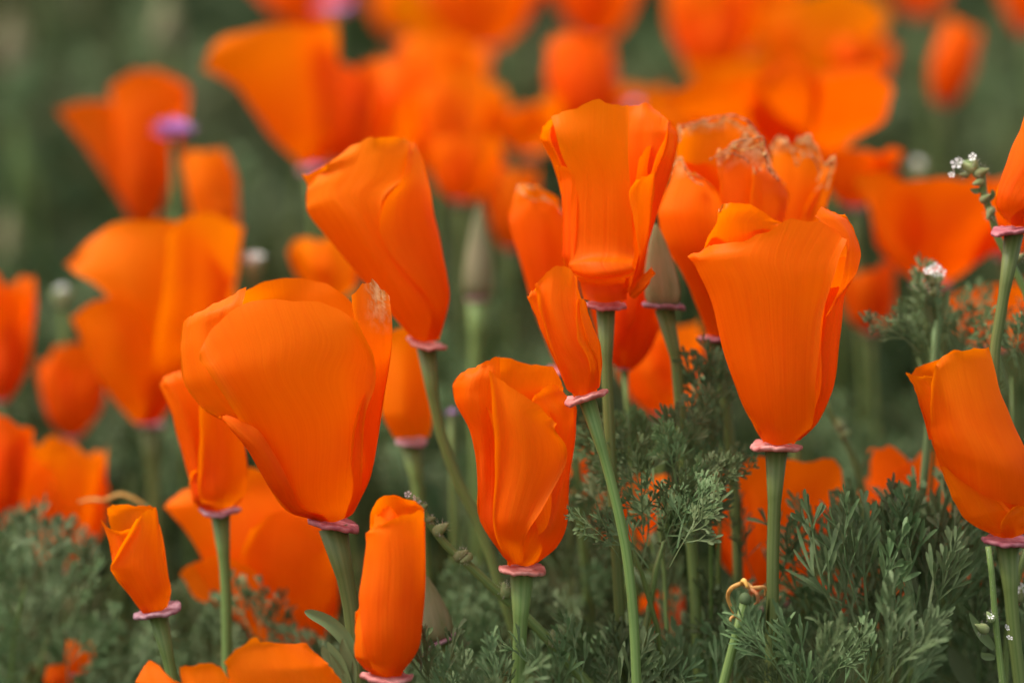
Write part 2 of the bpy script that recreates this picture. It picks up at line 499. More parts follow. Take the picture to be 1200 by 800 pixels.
def poppy(label, d, stem, group, name='poppy'):
    """The Empty at a poppy's foot; its parts are added to it."""
    P = stem_points(stem, d)
    return tag(empty(name, (P[-1][0], P[-1][1], 0.0)), label, 'poppy', group)

G_SHARP = 'orange poppies in focus'
G_SOFT = 'blurred orange poppies farther back'


def hero(label, d, base, tip, L, Rr, petals, stem, rim, back=True, kz=.85, mat=None, r=(8, 6.5), cone=1.0, group=G_SHARP, backtop=1.0, rmat=None, smat=None, inner=()):
    """rim: (x, y, radius, tilt). petals: (rows, options)."""
    root = poppy(label, d, stem, group)
    b = Body(base, tip, L, Rr, d, kz)
    for rows, o in petals:
        o = dict(o); o['mat'] = mat
        traced_petal(root, b, rows, **o)
    if back:
        round_petal(root, b, 180, 105, backtop, 0.93, 0.0, mat, 24, 30, 0.08)
    for phi, half, top, sc in inner:                 # hidden wrap of the next petal, added to block glow through the outer one
        round_petal(root, b, phi, half, top, sc, 0.0, mat, 20, 20, 0.1)
    rim_and_stem(root, rim[:2], d, rim[2], stem, rim[3], r[0], r[1], rmat, cone, smat=smat)
    return root, b


# --- the large poppy at the left, with a dark folded flap and a ragged corner
hero('largest poppy cup, left of centre, with a dark folded flap and ragged right corner', .622, (390, 610), (330, 330),
     [(372, 606), (346, 600), (318, 568), (298, 528), (278, 503), (262, 487), (241, 480), (217, 450), (213, 409), (217, 375), (234, 366), (260, 350)],
     [(408, 606), (421, 585), (440, 540), (447, 480), (455, 439), (462, 399), (462, 367), (440, 332)],
     [([[(372, 606), (390, 611), (408, 605)], [(322, 572), (365, 580), (425, 572)], [(290, 498), (340, 500), (390, 498), (430, 494)],
        [(258, 440), (310, 440), (370, 440), (441, 452)], [(244, 424), (285, 408), (340, 398), (400, 400), (442, 420)],
        [(240, 412), (260, 382), (301, 353), (350, 354), (387, 357), (425, 379)]], dict(layer=10, edge=8, n=36, lip=-3)),
      ([[(366, 607), (375, 609), (385, 608)], [(318, 568), (340, 572), (362, 572)], [(280, 506), (305, 505), (325, 500)], [(241, 480), (275, 475), (305, 470)],
        [(217, 450), (255, 440), (290, 420)], [(213, 409), (245, 394), (285, 378)], [(216, 377), (236, 366), (266, 350), (292, 338)]], dict(layer=-2, sink=(0, 26))),
      ([[(366, 608, 4), (376, 610, 3), (386, 609, 3)], [(338, 597, 16), (348, 594, 14), (356, 594, 10)], [(318, 568, 30), (333, 566, 22), (346, 568, 12)], [(298, 528, 42), (313, 528, 28), (327, 532, 14)],
        [(278, 503, 46), (294, 506, 30), (309, 503, 15)], [(268, 492, 40), (278, 492, 28), (288, 491, 14)], [(262, 486, 34), (266, 486, 26), (270, 486, 16)]], dict(layer=8, edge=-2)),
      ([[(366, 608, 4), (376, 610, 3), (386, 609, 3)], [(338, 597, 16), (348, 594, 14), (356, 594, 10)], [(318, 568, 30), (333, 566, 22), (346, 568, 12)], [(298, 528, 42), (313, 528, 28), (327, 532, 14)],  # second flap layer, added behind the first to dim light passing through
        [(278, 503, 46), (294, 506, 30), (309, 503, 15)], [(268, 492, 40), (278, 492, 28), (288, 491, 14)], [(262, 486, 34), (266, 486, 26), (270, 486, 16)]], dict(layer=3, edge=-2)),
      ([[(404, 607), (413, 602), (420, 590)], [(413, 560), (424, 560), (436, 555)], [(415, 510, 8), (430, 508), (445, 500)], [(425, 476, 8), (440, 475), (450, 470)],
        [(436, 438), (446, 438), (456, 436)], [(420, 380), (440, 390), (462, 393)], [(416, 348), (430, 331), (441, 334), (457, 345)]], dict(layer=5, dry=.16, dryw=(.7, .35), edge=4)),
      ([[(376, 606), (390, 606), (404, 606)], [(320, 560), (380, 560), (436, 550)], [(250, 470), (350, 470), (450, 450)], [(238, 400), (340, 390), (446, 400)],
        [(228, 371), (252, 357), (290, 337), (316, 325), (350, 325), (380, 332), (406, 350), (428, 379)]], dict(side=-1, n=36, mat=M_PETAL_GOLD, layer=-2)),
      ],
     [(391, 618), (400, 660), (411, 710), (415, 745), (420, 800)], (391, 613, 31, 10), back=False, r=(10.5, 9.5), kz=.66, inner=((78, 46, .8, .86), (-75, 40, .55, .86)))

# --- the cup behind it, leaning left
hero('tall smooth poppy leaning left, its rim curving behind the largest cup', .66, (500, 402), (430, 170),
     [(484, 398), (464, 381), (445, 355), (424, 325), (403, 301), (378, 269), (360, 245), (361, 222), (356, 206), (377, 203), (403, 180)],
     [(516, 395), (523, 378), (528, 350), (522, 308), (511, 259), (503, 217), (492, 178), (482, 168)],
     [([[(484, 397), (497, 401), (512, 397)], [(430, 335), (465, 347), (508, 362)], [(403, 301), (440, 303), (475, 315)], [(366, 256), (415, 255), (455, 275)],
        [(359, 236), (400, 230), (452, 235)], [(361, 220), (410, 208), (482, 204)], [(356, 206), (377, 202), (403, 180), (424, 170), (436, 164), (447, 167), (468, 164), (483, 169)]], dict(layer=0, n=32)),
      ([[(500, 399), (510, 398), (517, 391)], [(507, 360), (518, 362), (527, 352)], [(480, 322, 5), (505, 325), (524, 325)], [(459, 297, 6), (492, 298), (519, 298)], [(447, 268, 6), (480, 262), (512, 262)],
        [(454, 240, 6), (480, 230), (506, 230)], [(474, 212, 5), (488, 205), (500, 203)], [(482, 172, 2), (486, 168, 2), (492, 178, 2)]], dict(layer=4, edge=-1.5)),
      ],
     [(500, 405), (506, 440), (515, 500), (535, 560), (560, 610), (590, 700)], (500, 402, 25, 13), r=(7, 6), rmat=M_RIM, inner=((60, 55, .75, .88),))

# --- the upright centre poppy with a curled skirt above the collar
hero('tall upright centre poppy with flared top and a curled ledge above its pink collar', .636, (709, 354), (712, 125),
     [(686, 352), (678, 335), (667, 314), (659, 302), (659, 252), (656, 211), (645, 185), (634, 164), (636, 151), (647, 139)],
     [(734, 352), (745, 335), (754, 309), (762, 275), (772, 248), (791, 178), (793, 156), (781, 140), (764, 125)],
     [([[(684, 351, 0), (709, 355, 0), (734, 351, 0)], [(681, 338, -12), (707, 342, -13), (735, 338, -12)], [(678, 326, -14), (702, 331, -16), (736, 327, -14)],
        [(667, 319, 18), (690, 326, 22), (715, 324, 22), (742, 319, 18)], [(666, 313, 16), (693, 310, 15), (738, 311, 14)], [(667, 300, 0), (698, 296, -4), (742, 297, -2)],
        [(667, 250, 0), (700, 248, -2), (739, 252, 0)], [(669, 212, 2), (700, 210, 0), (735, 205, 0)], [(658, 186, 6), (690, 180, 4), (733, 175, 2)],
        [(646, 140, 12), (661, 135, 12), (681, 129, 12), (698, 124, 12), (715, 129, 10), (733, 129, 8)]], dict(layer=4, n=30, m=44, wob=1.0)),
      ([[(668, 325), (671, 326), (675, 326)], [(659, 300), (666, 302), (672, 300)], [(658, 252), (666, 250), (676, 250)], [(656, 212), (664, 212), (674, 212)], [(651, 195), (658, 197), (668, 200)]], dict(layer=2, n=12)),
      ([[(670, 300, -10), (690, 300, -10), (700, 300, -10)], [(655, 215, -12), (675, 215, -12), (700, 215, -12)], [(640, 178, 0), (660, 180, -10), (690, 180, -10)], [(634, 163, 0), (655, 160, -5), (680, 155, -8)], [(635, 150), (647, 139), (665, 134), (690, 128)]], dict(side=-1, layer=8)),
      ([[(715, 345, -18), (730, 345, -18), (742, 340, -18)], [(725, 280, -24), (745, 280, -24), (757, 270, -20)], [(728, 216, -24), (750, 216, -14), (766, 208, 0)], [(728, 175, -22), (755, 175, -12), (781, 176, 4)],
        [(729, 150, -20), (755, 150, -12), (782, 158, 4)], [(730, 128, -18), (745, 124, -14), (755, 122, -10), (765, 126, -6), (773, 133, -2), (780, 141, 2)]], dict(side=1, layer=-6, sink=(26, 0))),
      ([[(736, 345), (742, 345), (748, 340)], [(748, 305, 3), (752, 304), (757, 298)], [(743, 280, 4), (752, 278, 3), (760, 270)], [(739, 255, 6), (752, 250, 4), (762, 245)], [(735, 228, 8), (748, 224, 6), (764, 222)], [(742, 215, 8), (752, 211, 6), (765, 205, 2)]], dict(layer=9, n=16)),
      ([[(738, 345), (748, 340), (754, 330)], [(750, 300), (754, 300), (757, 297)], [(755, 260), (764, 258), (770, 252)], [(758, 220), (772, 218), (784, 208)], [(766, 190), (780, 186), (792, 176)], [(776, 165), (785, 160), (794, 156)], [(781, 145), (785, 142), (788, 143)]], dict(layer=-2, mat=M_PETAL_RED)),
      ([[(736, 346, 6), (740, 349, 9), (744, 350, 8)], [(742, 333, 8), (750, 340, 16), (756, 338, 12)], [(757, 318, 10), (760, 326, 18), (763, 326, 14)], [(763, 315, 10), (765, 319, 14), (767, 321, 12)]], dict(layer=8, n=12, m=16, mat=M_PETAL_GOLD)),
      ],
     [(709, 360), (708, 390), (711, 430), (713, 480), (716, 540), (722, 640)], (710, 356, 25, 2), r=(7.2, 6.6), backtop=.95, inner=((75, 45, .8, .84),))

# --- the big cup right of centre
hero('large smooth poppy cup right of centre on a long straight stem', .622, (910, 520), (905, 250),
     [(890, 512), (892, 505), (874, 482), (855, 437), (840, 385), (825, 340), (806, 302), (825, 289), (840, 256), (850, 240)],
     [(934, 516), (956, 497), (975, 458), (982, 400), (988, 351), (1004, 318), (1006, 295), (999, 276), (990, 257), (962, 244)],
     [([[(893, 516), (910, 521), (938, 515)], [(882, 499), (909, 506), (949, 500)], [(872, 480), (905, 488), (950, 482)], [(855, 437), (900, 438), (949, 446)], [(840, 385), (895, 385), (953, 396)], [(824, 338), (890, 335), (963, 350)],
        [(812, 313), (880, 305), (975, 308)], [(806, 301), (821, 293), (847, 286), (874, 280), (897, 274), (917, 263), (948, 261), (972, 272), (982, 284)]], dict(layer=6, edge=4, n=36, ruf=2.2)),
      ([[(930, 516), (938, 514), (945, 509)], [(942, 500), (951, 500), (960, 492)], [(948, 452), (962, 457), (975, 456)], [(952, 400), (970, 400), (983, 396)], [(956, 372), (975, 362), (989, 348)], [(962, 340), (982, 335), (998, 325)]], dict(layer=-2, sink=(26, 0))),
      ([[(961, 373, 4), (974, 357, 6), (1001, 321, 4)], [(974, 347, 4), (988, 330, 8), (1006, 300, 6)], [(982, 312, 3), (992, 300, 8), (1003, 284, 6)], [(984, 286, 0), (990, 275, 6), (996, 268, 4)],
        [(960, 268, -10), (975, 255, -4), (991, 257, 0)], [(947, 256, -14), (955, 248, -10), (963, 244, -8), (975, 249, -4), (988, 254, 0)]], dict(layer=10)),
      ([[(895, 510), (910, 510), (925, 510)], [(860, 430), (900, 430), (950, 430)], [(830, 320), (880, 320), (950, 320)], [(826, 288), (870, 285), (930, 280)], [(838, 262), (870, 258), (918, 262)],
        [(841, 245), (848, 240), (866, 235), (885, 239), (900, 247), (917, 257), (930, 262)]], dict(side=-1, layer=14, dry=.06, dryw=(.0, .2), mat=M_PETAL_GOLD)),
      ],
     [(908, 530), (907, 570), (906, 640), (905, 720), (903, 800)], (910, 522, 31, 2), back=True, backtop=.93, r=(8.2, 8), inner=((72, 38, .8, .86),))

# --- the centre low poppy
hero('scrolled poppy at lower centre with a diagonal overlap, above a pale wavy collar', .622, (609, 662), (600, 420),
     [(590, 655), (586, 647), (571, 629), (562, 610), (560, 569), (557, 531), (549, 501), (534, 471), (531, 452), (537, 439), (556, 430)],
     [(628, 660), (635, 659), (654, 640), (665, 617), (667, 565), (674, 509), (675, 475), (661, 460), (650, 431)],
     [([[(592, 654), (603, 659), (613, 657)], [(580, 622), (595, 626), (616, 624)], [(578, 590), (600, 592), (637, 590)], [(580, 545), (612, 545), (660, 548)], [(580, 505), (612, 508), (663, 524)],
        [(577, 470), (605, 480), (650, 503)], [(573, 432), (585, 442), (598, 452), (625, 470), (640, 483), (652, 494)]], dict(layer=10, edge=3, n=32)),
      ([[(606, 660), (618, 662), (630, 658)], [(604, 645), (630, 646), (652, 640)], [(618, 612), (645, 612), (665, 612)], [(636, 580), (652, 580), (667, 570)], [(650, 550), (660, 545), (670, 535)], [(640, 500), (660, 500), (674, 500)],
        [(626, 473), (650, 468), (675, 476)], [(622, 468), (635, 455), (648, 450), (662, 460)]], dict(layer=-2, sink=(16, 0))),
      ([[(590, 652), (597, 656), (603, 658)], [(562, 608, 2), (571, 613, -6), (584, 615, -10)], [(560, 569, 4), (570, 569, -10), (588, 569, -28)], [(557, 531, 4), (568, 531, -12), (590, 531, -30)], [(548, 500, 4), (563, 500, -10), (590, 500, -28)],
        [(534, 471, 2), (558, 470, -8), (588, 472, -32)], [(531, 452), (556, 452, -8), (586, 450, -26)], [(537, 439), (556, 430, -8), (571, 422, -10), (586, 418, -12)]], dict(layer=0)),
      ([[(598, 650), (610, 650), (620, 650)], [(570, 560), (610, 560), (655, 560)], [(560, 470), (610, 470), (660, 470)], [(556, 436), (571, 424), (586, 418), (609, 424), (628, 428), (642, 430), (650, 431), (658, 448)]], dict(side=-1, layer=10, mat=M_PETAL_GOLD)),
      ],
     [(612, 672), (611, 700), (609, 750), (607, 800)], (612, 666, 28, 2), back=True, backtop=.85, r=(9, 7.5), inner=((60, 50, .75, .86), (-75, 40, .8, .7)))

# --- the narrow rolled bud in front at the bottom
hero('narrow rolled poppy bud at the bottom edge, in front of the budding side stem', .598, (452, 790), (462, 582),
     [(432, 786), (425, 782), (416, 768), (416, 740), (421, 695), (428, 659), (429, 621), (435, 617), (435, 599), (443, 585)],
     [(474, 786), (485, 773), (495, 746), (498, 680), (497, 596), (476, 584)],
     [([[(440, 787), (454, 791), (472, 786)], [(429, 755), (455, 758), (492, 756)], [(423, 715), (455, 715), (496, 712)], [(423, 690), (456, 690), (498, 685)], [(428, 655), (458, 652), (498, 650)], [(429, 632), (456, 622), (498, 612)],
        [(430, 621), (446, 614), (470, 602), (497, 595)]], dict(layer=6, edge=0)),
      ([[(428, 783), (438, 788), (448, 790)], [(417, 768), (430, 770), (446, 772)], [(416, 742), (426, 742), (440, 745)], [(418, 715), (424, 712), (432, 715)]], dict(layer=0, sink=(0, 14))),
      ([[(444, 780), (454, 782), (464, 780)], [(430, 700), (458, 700), (490, 700)], [(433, 630), (460, 630), (494, 625)], [(434, 617), (435, 600), (443, 586), (458, 580), (476, 584), (490, 590), (497, 596)]], dict(side=-1, layer=4)),
      ([[(440, 660, -14), (452, 660, -10), (466, 660, -14)], [(441, 625, -18), (452, 623, -14), (468, 620, -18)], [(443, 605, -22), (451, 594, -22), (459, 594, -22), (466, 602, -22)]], dict(layer=-4, mat=M_PETAL_GOLD)),
      ],
     [(452, 797), (452, 830), (450, 880)], (453, 792, 32, 3), back=True, backtop=.9, r=(9, 8), inner=((60, 60, .9, .86), (-60, 60, .9, .84)))

# --- the small rolled poppy at the lower left
hero('small twisted poppy at lower left with a frilled open top', .632, (184, 716), (152, 595),
     [(168, 719), (156, 704), (147, 684), (132, 666), (132, 647), (126, 626), (120, 608), (124, 598)],
     [(198, 708), (201, 704), (202, 689), (195, 650), (184, 593)],
     [([[(172, 719), (180, 721), (197, 710)], [(154, 697), (176, 697), (202, 692)], [(138, 676), (165, 672), (200, 678)], [(133, 662), (163, 655), (197, 662)], [(141, 646), (165, 638), (194, 645)], [(154, 625), (174, 615), (189, 618)], [(166, 604), (175, 597), (185, 593)]], dict(layer=6, edge=3)),
      ([[(168, 718), (174, 720), (180, 720)], [(140, 678), (155, 674), (168, 670)], [(131, 648), (146, 645), (162, 645)], [(126, 626), (142, 628), (162, 622)], [(120, 608), (133, 618), (150, 620), (166, 611)]], dict(layer=0, ruf=.6, sink=(0, 14))),
      ([[(174, 715), (184, 715), (194, 710)], [(140, 660), (165, 660), (190, 660)], [(128, 612), (150, 612), (180, 605)], [(125, 599), (130, 592), (150, 592), (168, 594), (184, 593)]], dict(side=-1, layer=4, ruf=1.2, mat=M_PETAL_GOLD)),
      ],
     [(186, 722), (192, 745), (197, 770), (203, 800)], (184, 715, 29, -13), r=(7, 7), cone=1.3, back=True, backtop=.8, rmat=M_RIM_DULL)

# --- the leaning poppy at the right edge
hero('leaning poppy with a pointed corner at the right edge, above a leafy tuft', .622, (1180, 628), (1108, 412),
     [(1162, 627), (1154, 623), (1130, 608), (1116, 583), (1103, 552), (1089, 520), (1086, 499), (1075, 468), (1066, 448), (1060, 436), (1084, 428)],
     [(1200, 626), (1212, 610), (1214, 590), (1208, 560), (1200, 531), (1186, 503), (1168, 457), (1152, 406)],
     [([[(1104, 545, 2), (1123, 563, 6), (1151, 580, 8), (1179, 588, 8), (1211, 592, 2)], [(1092, 522), (1125, 532, 3), (1165, 545, 3), (1207, 556)], [(1086, 495), (1125, 495), (1185, 502)], [(1083, 462), (1115, 455), (1169, 460)],
        [(1085, 441), (1090, 425), (1105, 415), (1130, 409), (1153, 406)]], dict(layer=12, edge=4)),
      ([[(1162, 626), (1174, 629), (1186, 626)], [(1130, 608), (1152, 606), (1178, 602)], [(1113, 577), (1138, 580), (1165, 588)], [(1099, 546), (1122, 545), (1150, 560)]], dict(layer=-2)),
      ([[(1088, 515), (1100, 512), (1115, 510)], [(1075, 468), (1088, 465), (1105, 465)], [(1066, 448), (1077, 447, -3), (1092, 450)], [(1060, 436), (1068, 440, -4), (1076, 440, -6), (1086, 441)]], dict(layer=0)),
      ([[(1171, 628), (1187, 629), (1203, 624)], [(1166, 613), (1190, 612), (1212, 605)], [(1172, 600), (1192, 600), (1214, 596)], [(1180, 590), (1196, 590), (1212, 588)]], dict(layer=3, mat=M_PETAL_RED)),
      ],
     [(1178, 640), (1181, 680), (1188, 740), (1195, 800)], (1181, 632, 31, 3), r=(8.5, 7), back=True, backtop=.97, inner=((60, 60, .5, .84),))

# --- the small half-open poppy between the centre ones
hero('small half-open poppy leaning left in front of the centre stem', .612, (686, 463), (652, 316),
     [(668, 462), (661, 452), (655, 431), (640, 400), (625, 365), (618, 347), (628, 333)],
     [(703, 455), (704, 428), (701, 396), (689, 368), (678, 333), (672, 319)],
     [([[(666, 458), (682, 463), (702, 454)], [(656, 432), (678, 430), (700, 424)], [(645, 405), (665, 402), (687, 396)], [(631, 362), (652, 358), (679, 356)], [(628, 335), (640, 319), (654, 313), (666, 315), (674, 324)]], dict(layer=6, edge=4)),
      ([[(688, 460), (697, 457), (703, 452)], [(690, 425), (699, 426), (705, 428)], [(676, 397, 4), (691, 400), (702, 400)], [(674, 372), (683, 372), (691, 372)], [(676, 352), (681, 350), (685, 353)]], dict(layer=8, mat=M_PETAL_GOLD)),
      ([[(664, 456), (670, 460), (676, 460)], [(641, 402), (651, 408), (660, 412)], [(625, 366), (636, 370), (646, 372)], [(618, 347), (624, 341), (630, 340)]], dict(layer=-1, sink=(0, 16))),
      ],
     [(689, 470), (697, 505), (715, 560), (733, 640), (742, 720), (746, 800)], (687, 464, 27, -16), r=(6.4, 6.2), back=True, backtop=.95)

# --- the poppy cut by the right edge at the top
hero('poppy cut by the right edge, high above the others, pointed like a sail', .625, (1192, 264), (1226, 112),
     [(1180, 263), (1166, 246), (1165, 228), (1176, 194), (1189, 160), (1200, 130), (1212, 112)],
     [(1206, 264), (1232, 250), (1250, 215), (1262, 165), (1262, 130)],
     [([[(1181, 262), (1188, 265), (1194, 264)], [(1166, 242), (1180, 246), (1200, 243)], [(1166, 226), (1185, 224), (1222, 220)], [(1177, 192), (1205, 190), (1245, 188)], [(1190, 158), (1215, 152), (1258, 150)], [(1202, 128), (1222, 110), (1255, 120)]], dict(layer=5)),
      ([[(1184, 264), (1198, 266), (1210, 263)], [(1183, 255), (1205, 252), (1232, 248)], [(1200, 238), (1222, 232), (1246, 225)], [(1210, 215), (1232, 205), (1252, 200)]], dict(layer=0, mat=M_PETAL_RED)),
      ],
     [(1187, 275), (1181, 315), (1174, 360), (1166, 410), (1165, 480), (1170, 600, .65)], (1188, 269, 27, -6), r=(7, 6), back=True, inner=((40, 60, .6, .84),))

# --- the withered poppies behind the big right cup
wil, _ = hero('withering poppy with dried ragged tips, behind the big right-hand cup', .664, (842, 394), (858, 140),
     [(826, 390), (803, 330), (780, 288), (770, 250), (785, 211), (792, 186), (796, 150)],
     [(860, 392), (895, 330), (915, 270), (922, 232), (918, 214), (904, 200), (889, 157)],
     [([[(830, 390), (840, 394), (850, 392)], [(804, 332), (824, 337), (845, 342)], [(781, 290), (812, 288), (844, 290)], [(770, 250), (802, 248), (842, 258)], [(782, 215), (808, 212), (836, 228)], [(790, 190), (797, 186), (806, 205), (822, 214)]], dict(layer=10, dry=.2, dryw=(.5, .45), mat=M_PETAL_RED)),
      ([[(835, 390), (842, 390), (850, 390)], [(800, 300), (840, 300), (890, 300)], [(795, 240), (840, 240), (895, 240)], [(793, 195), (840, 190), (895, 190)], [(795, 150), (806, 146), (831, 139), (845, 136), (859, 135), (880, 146), (890, 159)]], dict(side=-1, layer=0, dry=.05, n=34)),
      ([[(840, 392), (850, 394), (860, 390)], [(838, 310), (870, 310), (905, 305)], [(838, 258), (872, 258), (916, 252)], [(838, 222), (875, 215), (920, 222)], [(836, 198), (866, 188), (906, 203)], [(836, 186), (862, 165), (882, 163), (897, 176)]], dict(layer=2, dry=.3, n=32)),
      ([[(850, 392), (858, 392), (866, 388)], [(868, 300), (885, 300), (905, 298)], [(873, 262), (896, 260), (917, 252)], [(874, 232), (897, 226), (923, 230)], [(875, 202), (890, 196), (906, 206), (918, 217)]], dict(layer=11, dry=.07)),
      ],
     [(842, 402), (848, 450), (856, 520), (862, 600), (866, 700)], (842, 396, 24, 2), r=(7, 6), back=True, backtop=.8, inner=((-60, 60, .65, .84),))

def withered_edges(root, d, lines):
    for pts in lines:
        t = np.linspace(0, 1, 4 * len(pts))
        C = cr(np.array(pts, float), t)
        C = C + rng.normal(size=C.shape) * .5
        W = [at(x, y, d + rng.normal() * .0006) for x, y in C]
        tube('withered_edge', W, np.abs(rng.normal(1.0, .3, len(W))) * PXM * d, M_BROWN, root, 6, 2)


withered_edges(wil, .664, [[(796, 166), (797, 152), (806, 146), (831, 140), (859, 135), (880, 146), (889, 158)]])
withered_edges(wil, .650, [[(832, 187), (850, 176), (862, 166), (880, 163), (893, 160), (897, 172), (899, 190), (905, 204), (912, 212)], [(858, 172), (872, 176), (884, 172), (894, 168)], [(786, 205), (792, 190), (798, 188), (806, 204), (815, 214), (824, 217)],
                           [(846, 182), (858, 180), (868, 184), (878, 190)], [(890, 162), (892, 174), (896, 184)]])
wil2, _ = hero('shrunken withered poppy with curled brown tips, right of the other withered bloom', .69, (922, 330), (940, 160),
     [(908, 328), (896, 280), (900, 220), (903, 172), (915, 160)],
     [(938, 328), (962, 260), (972, 222), (976, 190), (960, 170)],
     [([[(912, 328), (922, 332), (932, 328)], [(898, 270), (925, 272), (950, 265)], [(901, 215), (930, 212), (958, 215)], [(904, 185), (930, 182), (958, 195)], [(903, 170), (915, 160), (926, 170), (934, 166), (947, 158), (960, 186)]], dict(layer=2, dry=.25)),
      ([[(922, 330), (930, 330), (938, 326)], [(936, 262), (950, 258), (964, 252)], [(940, 245), (958, 236), (972, 222)], [(946, 232), (960, 222), (975, 208)], [(956, 220), (966, 208), (977, 186)]], dict(layer=10, dry=.18)),
      ],
     [(922, 336), (926, 400), (930, 480), (934, 600)], (922, 333, 20, 0), r=(6, 5), back=True, backtop=.85)
withered_edges(wil2, .676, [[(903, 174), (907, 165), (915, 160), (921, 168), (930, 174), (938, 178), (945, 184)], [(934, 166), (942, 160), (950, 160), (951, 170), (946, 168)], [(928, 176), (932, 186), (934, 194), (940, 184)], [(950, 182), (957, 190), (960, 200)],
                            [(958, 212), (964, 200), (970, 190), (978, 184), (974, 198), (972, 212), (969, 222)], [(962, 190), (970, 194), (976, 190)]])

# --- blooms tucked behind the big left cup
hero('narrow poppy tucked under the left side of the largest cup', .662, (257, 596), (238, 438),
     [(236, 592), (224, 587), (222, 560), (210, 510), (197, 470), (188, 449), (204, 436)],
     [(278, 592), (287, 587), (291, 560), (289, 528), (286, 480), (270, 440)],
     [([[(240, 594), (256, 598), (273, 593)], [(236, 572), (258, 572), (289, 575)], [(238, 530), (262, 530), (291, 540)], [(239, 485), (262, 480), (287, 488)], [(240, 440), (262, 434), (282, 440)]], dict(layer=5, edge=3)),
      ([[(232, 592), (236, 594), (242, 595)], [(214, 530), (228, 540), (242, 548)], [(197, 470), (216, 475), (240, 480)], [(188, 449), (198, 439), (214, 433)]], dict(layer=0, sink=(0, 20))),
      ([[(228, 591), (240, 597), (252, 597)], [(223, 572), (236, 568), (248, 575)], [(226, 552), (238, 548), (246, 552)]], dict(layer=-3, mat=M_PETAL_RED, n=12, m=12)),
      ],
     [(258, 603), (262, 640), (265, 690), (266, 760), (266, 800)], (258, 597, 25, 0), r=(7, 6), back=True, rmat=M_RIM_DULL)

hero('poppy with a pale withered tip, half hidden behind the centre poppies', .685, (662, 430), (626, 218),
     [(648, 425), (630, 380), (618, 337), (604, 298), (596, 260), (601, 235), (611, 216)],
     [(680, 425), (684, 370), (678, 320), (668, 265), (657, 238), (650, 228)],
     [([[(650, 425), (662, 430), (676, 425)], [(620, 335), (645, 335), (678, 330)], [(597, 262), (630, 265), (668, 262)], [(600, 238), (628, 244), (660, 248)], [(607, 222), (622, 232), (640, 236), (656, 244)]], dict(layer=3, dry=.07)),
      ([[(655, 425), (662, 425), (670, 425)], [(620, 320), (645, 320), (670, 320)], [(602, 240), (628, 240), (656, 240)], [(610, 217), (620, 214), (630, 217), (646, 226), (656, 236)]], dict(side=-1, layer=2, dry=.14, dryw=(.3, .3), mat=M_PETAL_RED)),
      ],
     [(662, 438), (670, 500), (680, 600)], (662, 433, 22, 0), r=(6, 5), back=True, backtop=.9)

hero('golden poppy cup showing below the largest cup, dark at its base', .69, (482, 516), (472, 385),
     [(462, 514), (448, 485), (445, 440), (450, 395)], [(503, 514), (507, 490), (505, 440), (496, 392)],
     [([[(462, 513), (482, 508), (503, 512)], [(447, 482), (478, 486), (507, 490)], [(445, 440), (475, 440), (504, 440)], [(449, 396), (474, 388), (497, 394)]], dict(layer=3, mat=M_PETAL_GOLD)),
      ],
     [(483, 522), (488, 560), (494, 620), (500, 700)], (482, 517, 19, 0), r=(8, 7), back=True, mat=M_PETAL_GOLD, rmat=M_RIM_DULL)

hero('wide open poppy low at left, spread behind the narrow stem and dark fronds', .705, (335, 768), (300, 555),
     [(312, 765), (255, 700), (222, 640), (192, 593), (215, 573), (240, 560)],
     [(360, 765), (388, 742), (397, 690), (396, 640), (380, 600), (330, 550)],
     [([[(312, 763), (335, 768), (358, 763)], [(262, 700), (320, 710), (391, 730)], [(232, 640), (310, 630), (397, 665)], [(212, 610), (300, 590), (392, 630)], [(193, 593), (212, 575), (232, 570), (262, 555), (300, 545), (350, 575), (380, 605)]], dict(layer=-12, side=1, mat=M_PETAL_RED, wob=3)),
      ([[(316, 765), (326, 767), (336, 767)], [(262, 712), (295, 718), (330, 722)], [(232, 697), (270, 688), (315, 695)], [(213, 668), (235, 655), (270, 645), (308, 662)]], dict(layer=14, mat=M_PETAL_RED)),
      ([[(322, 765), (340, 768), (358, 764)], [(300, 700), (340, 705), (392, 725)], [(290, 650), (340, 640), (398, 670)], [(300, 615), (340, 595), (392, 640)]], dict(layer=4)),
      ],
     [(337, 776), (340, 820), (342, 880)], (336, 770, 24, 0), r=(7, 6), back=True, backtop=.95)

hero('open poppy cut by the bottom edge at left, petals spread flat', .60, (285, 892), (290, 745),
     [(265, 885), (215, 850), (175, 815), (160, 795), (175, 772)], [(305, 885), (365, 850), (400, 805), (390, 775), (350, 748)],
     [([[(270, 886), (288, 893), (305, 886)], [(284, 840), (330, 840), (388, 838)], [(280, 800), (335, 795), (400, 800)], [(276, 778), (330, 770), (392, 782)], [(275, 764), (285, 749), (305, 738), (316, 743), (346, 749), (366, 755), (384, 773)]], dict(layer=6, edge=-4, ruf=2, mat=M_PETAL)),
      ([[(268, 886), (276, 890), (284, 890)], [(232, 840), (258, 838), (284, 842)], [(226, 800), (258, 798), (286, 806)], [(220, 772), (238, 769), (257, 765), (270, 774), (284, 790)]], dict(layer=-2, side=1)),
      ([[(266, 884), (274, 888), (282, 888)], [(196, 840), (225, 840), (262, 840)], [(165, 805), (205, 810), (256, 812)], [(163, 795), (170, 782), (178, 770), (191, 770), (217, 788), (248, 798)]], dict(layer=4)),
      ],
     [(286, 900), (288, 930), (290, 980)], (286, 895, 28, 0), r=(8, 7), back=False)

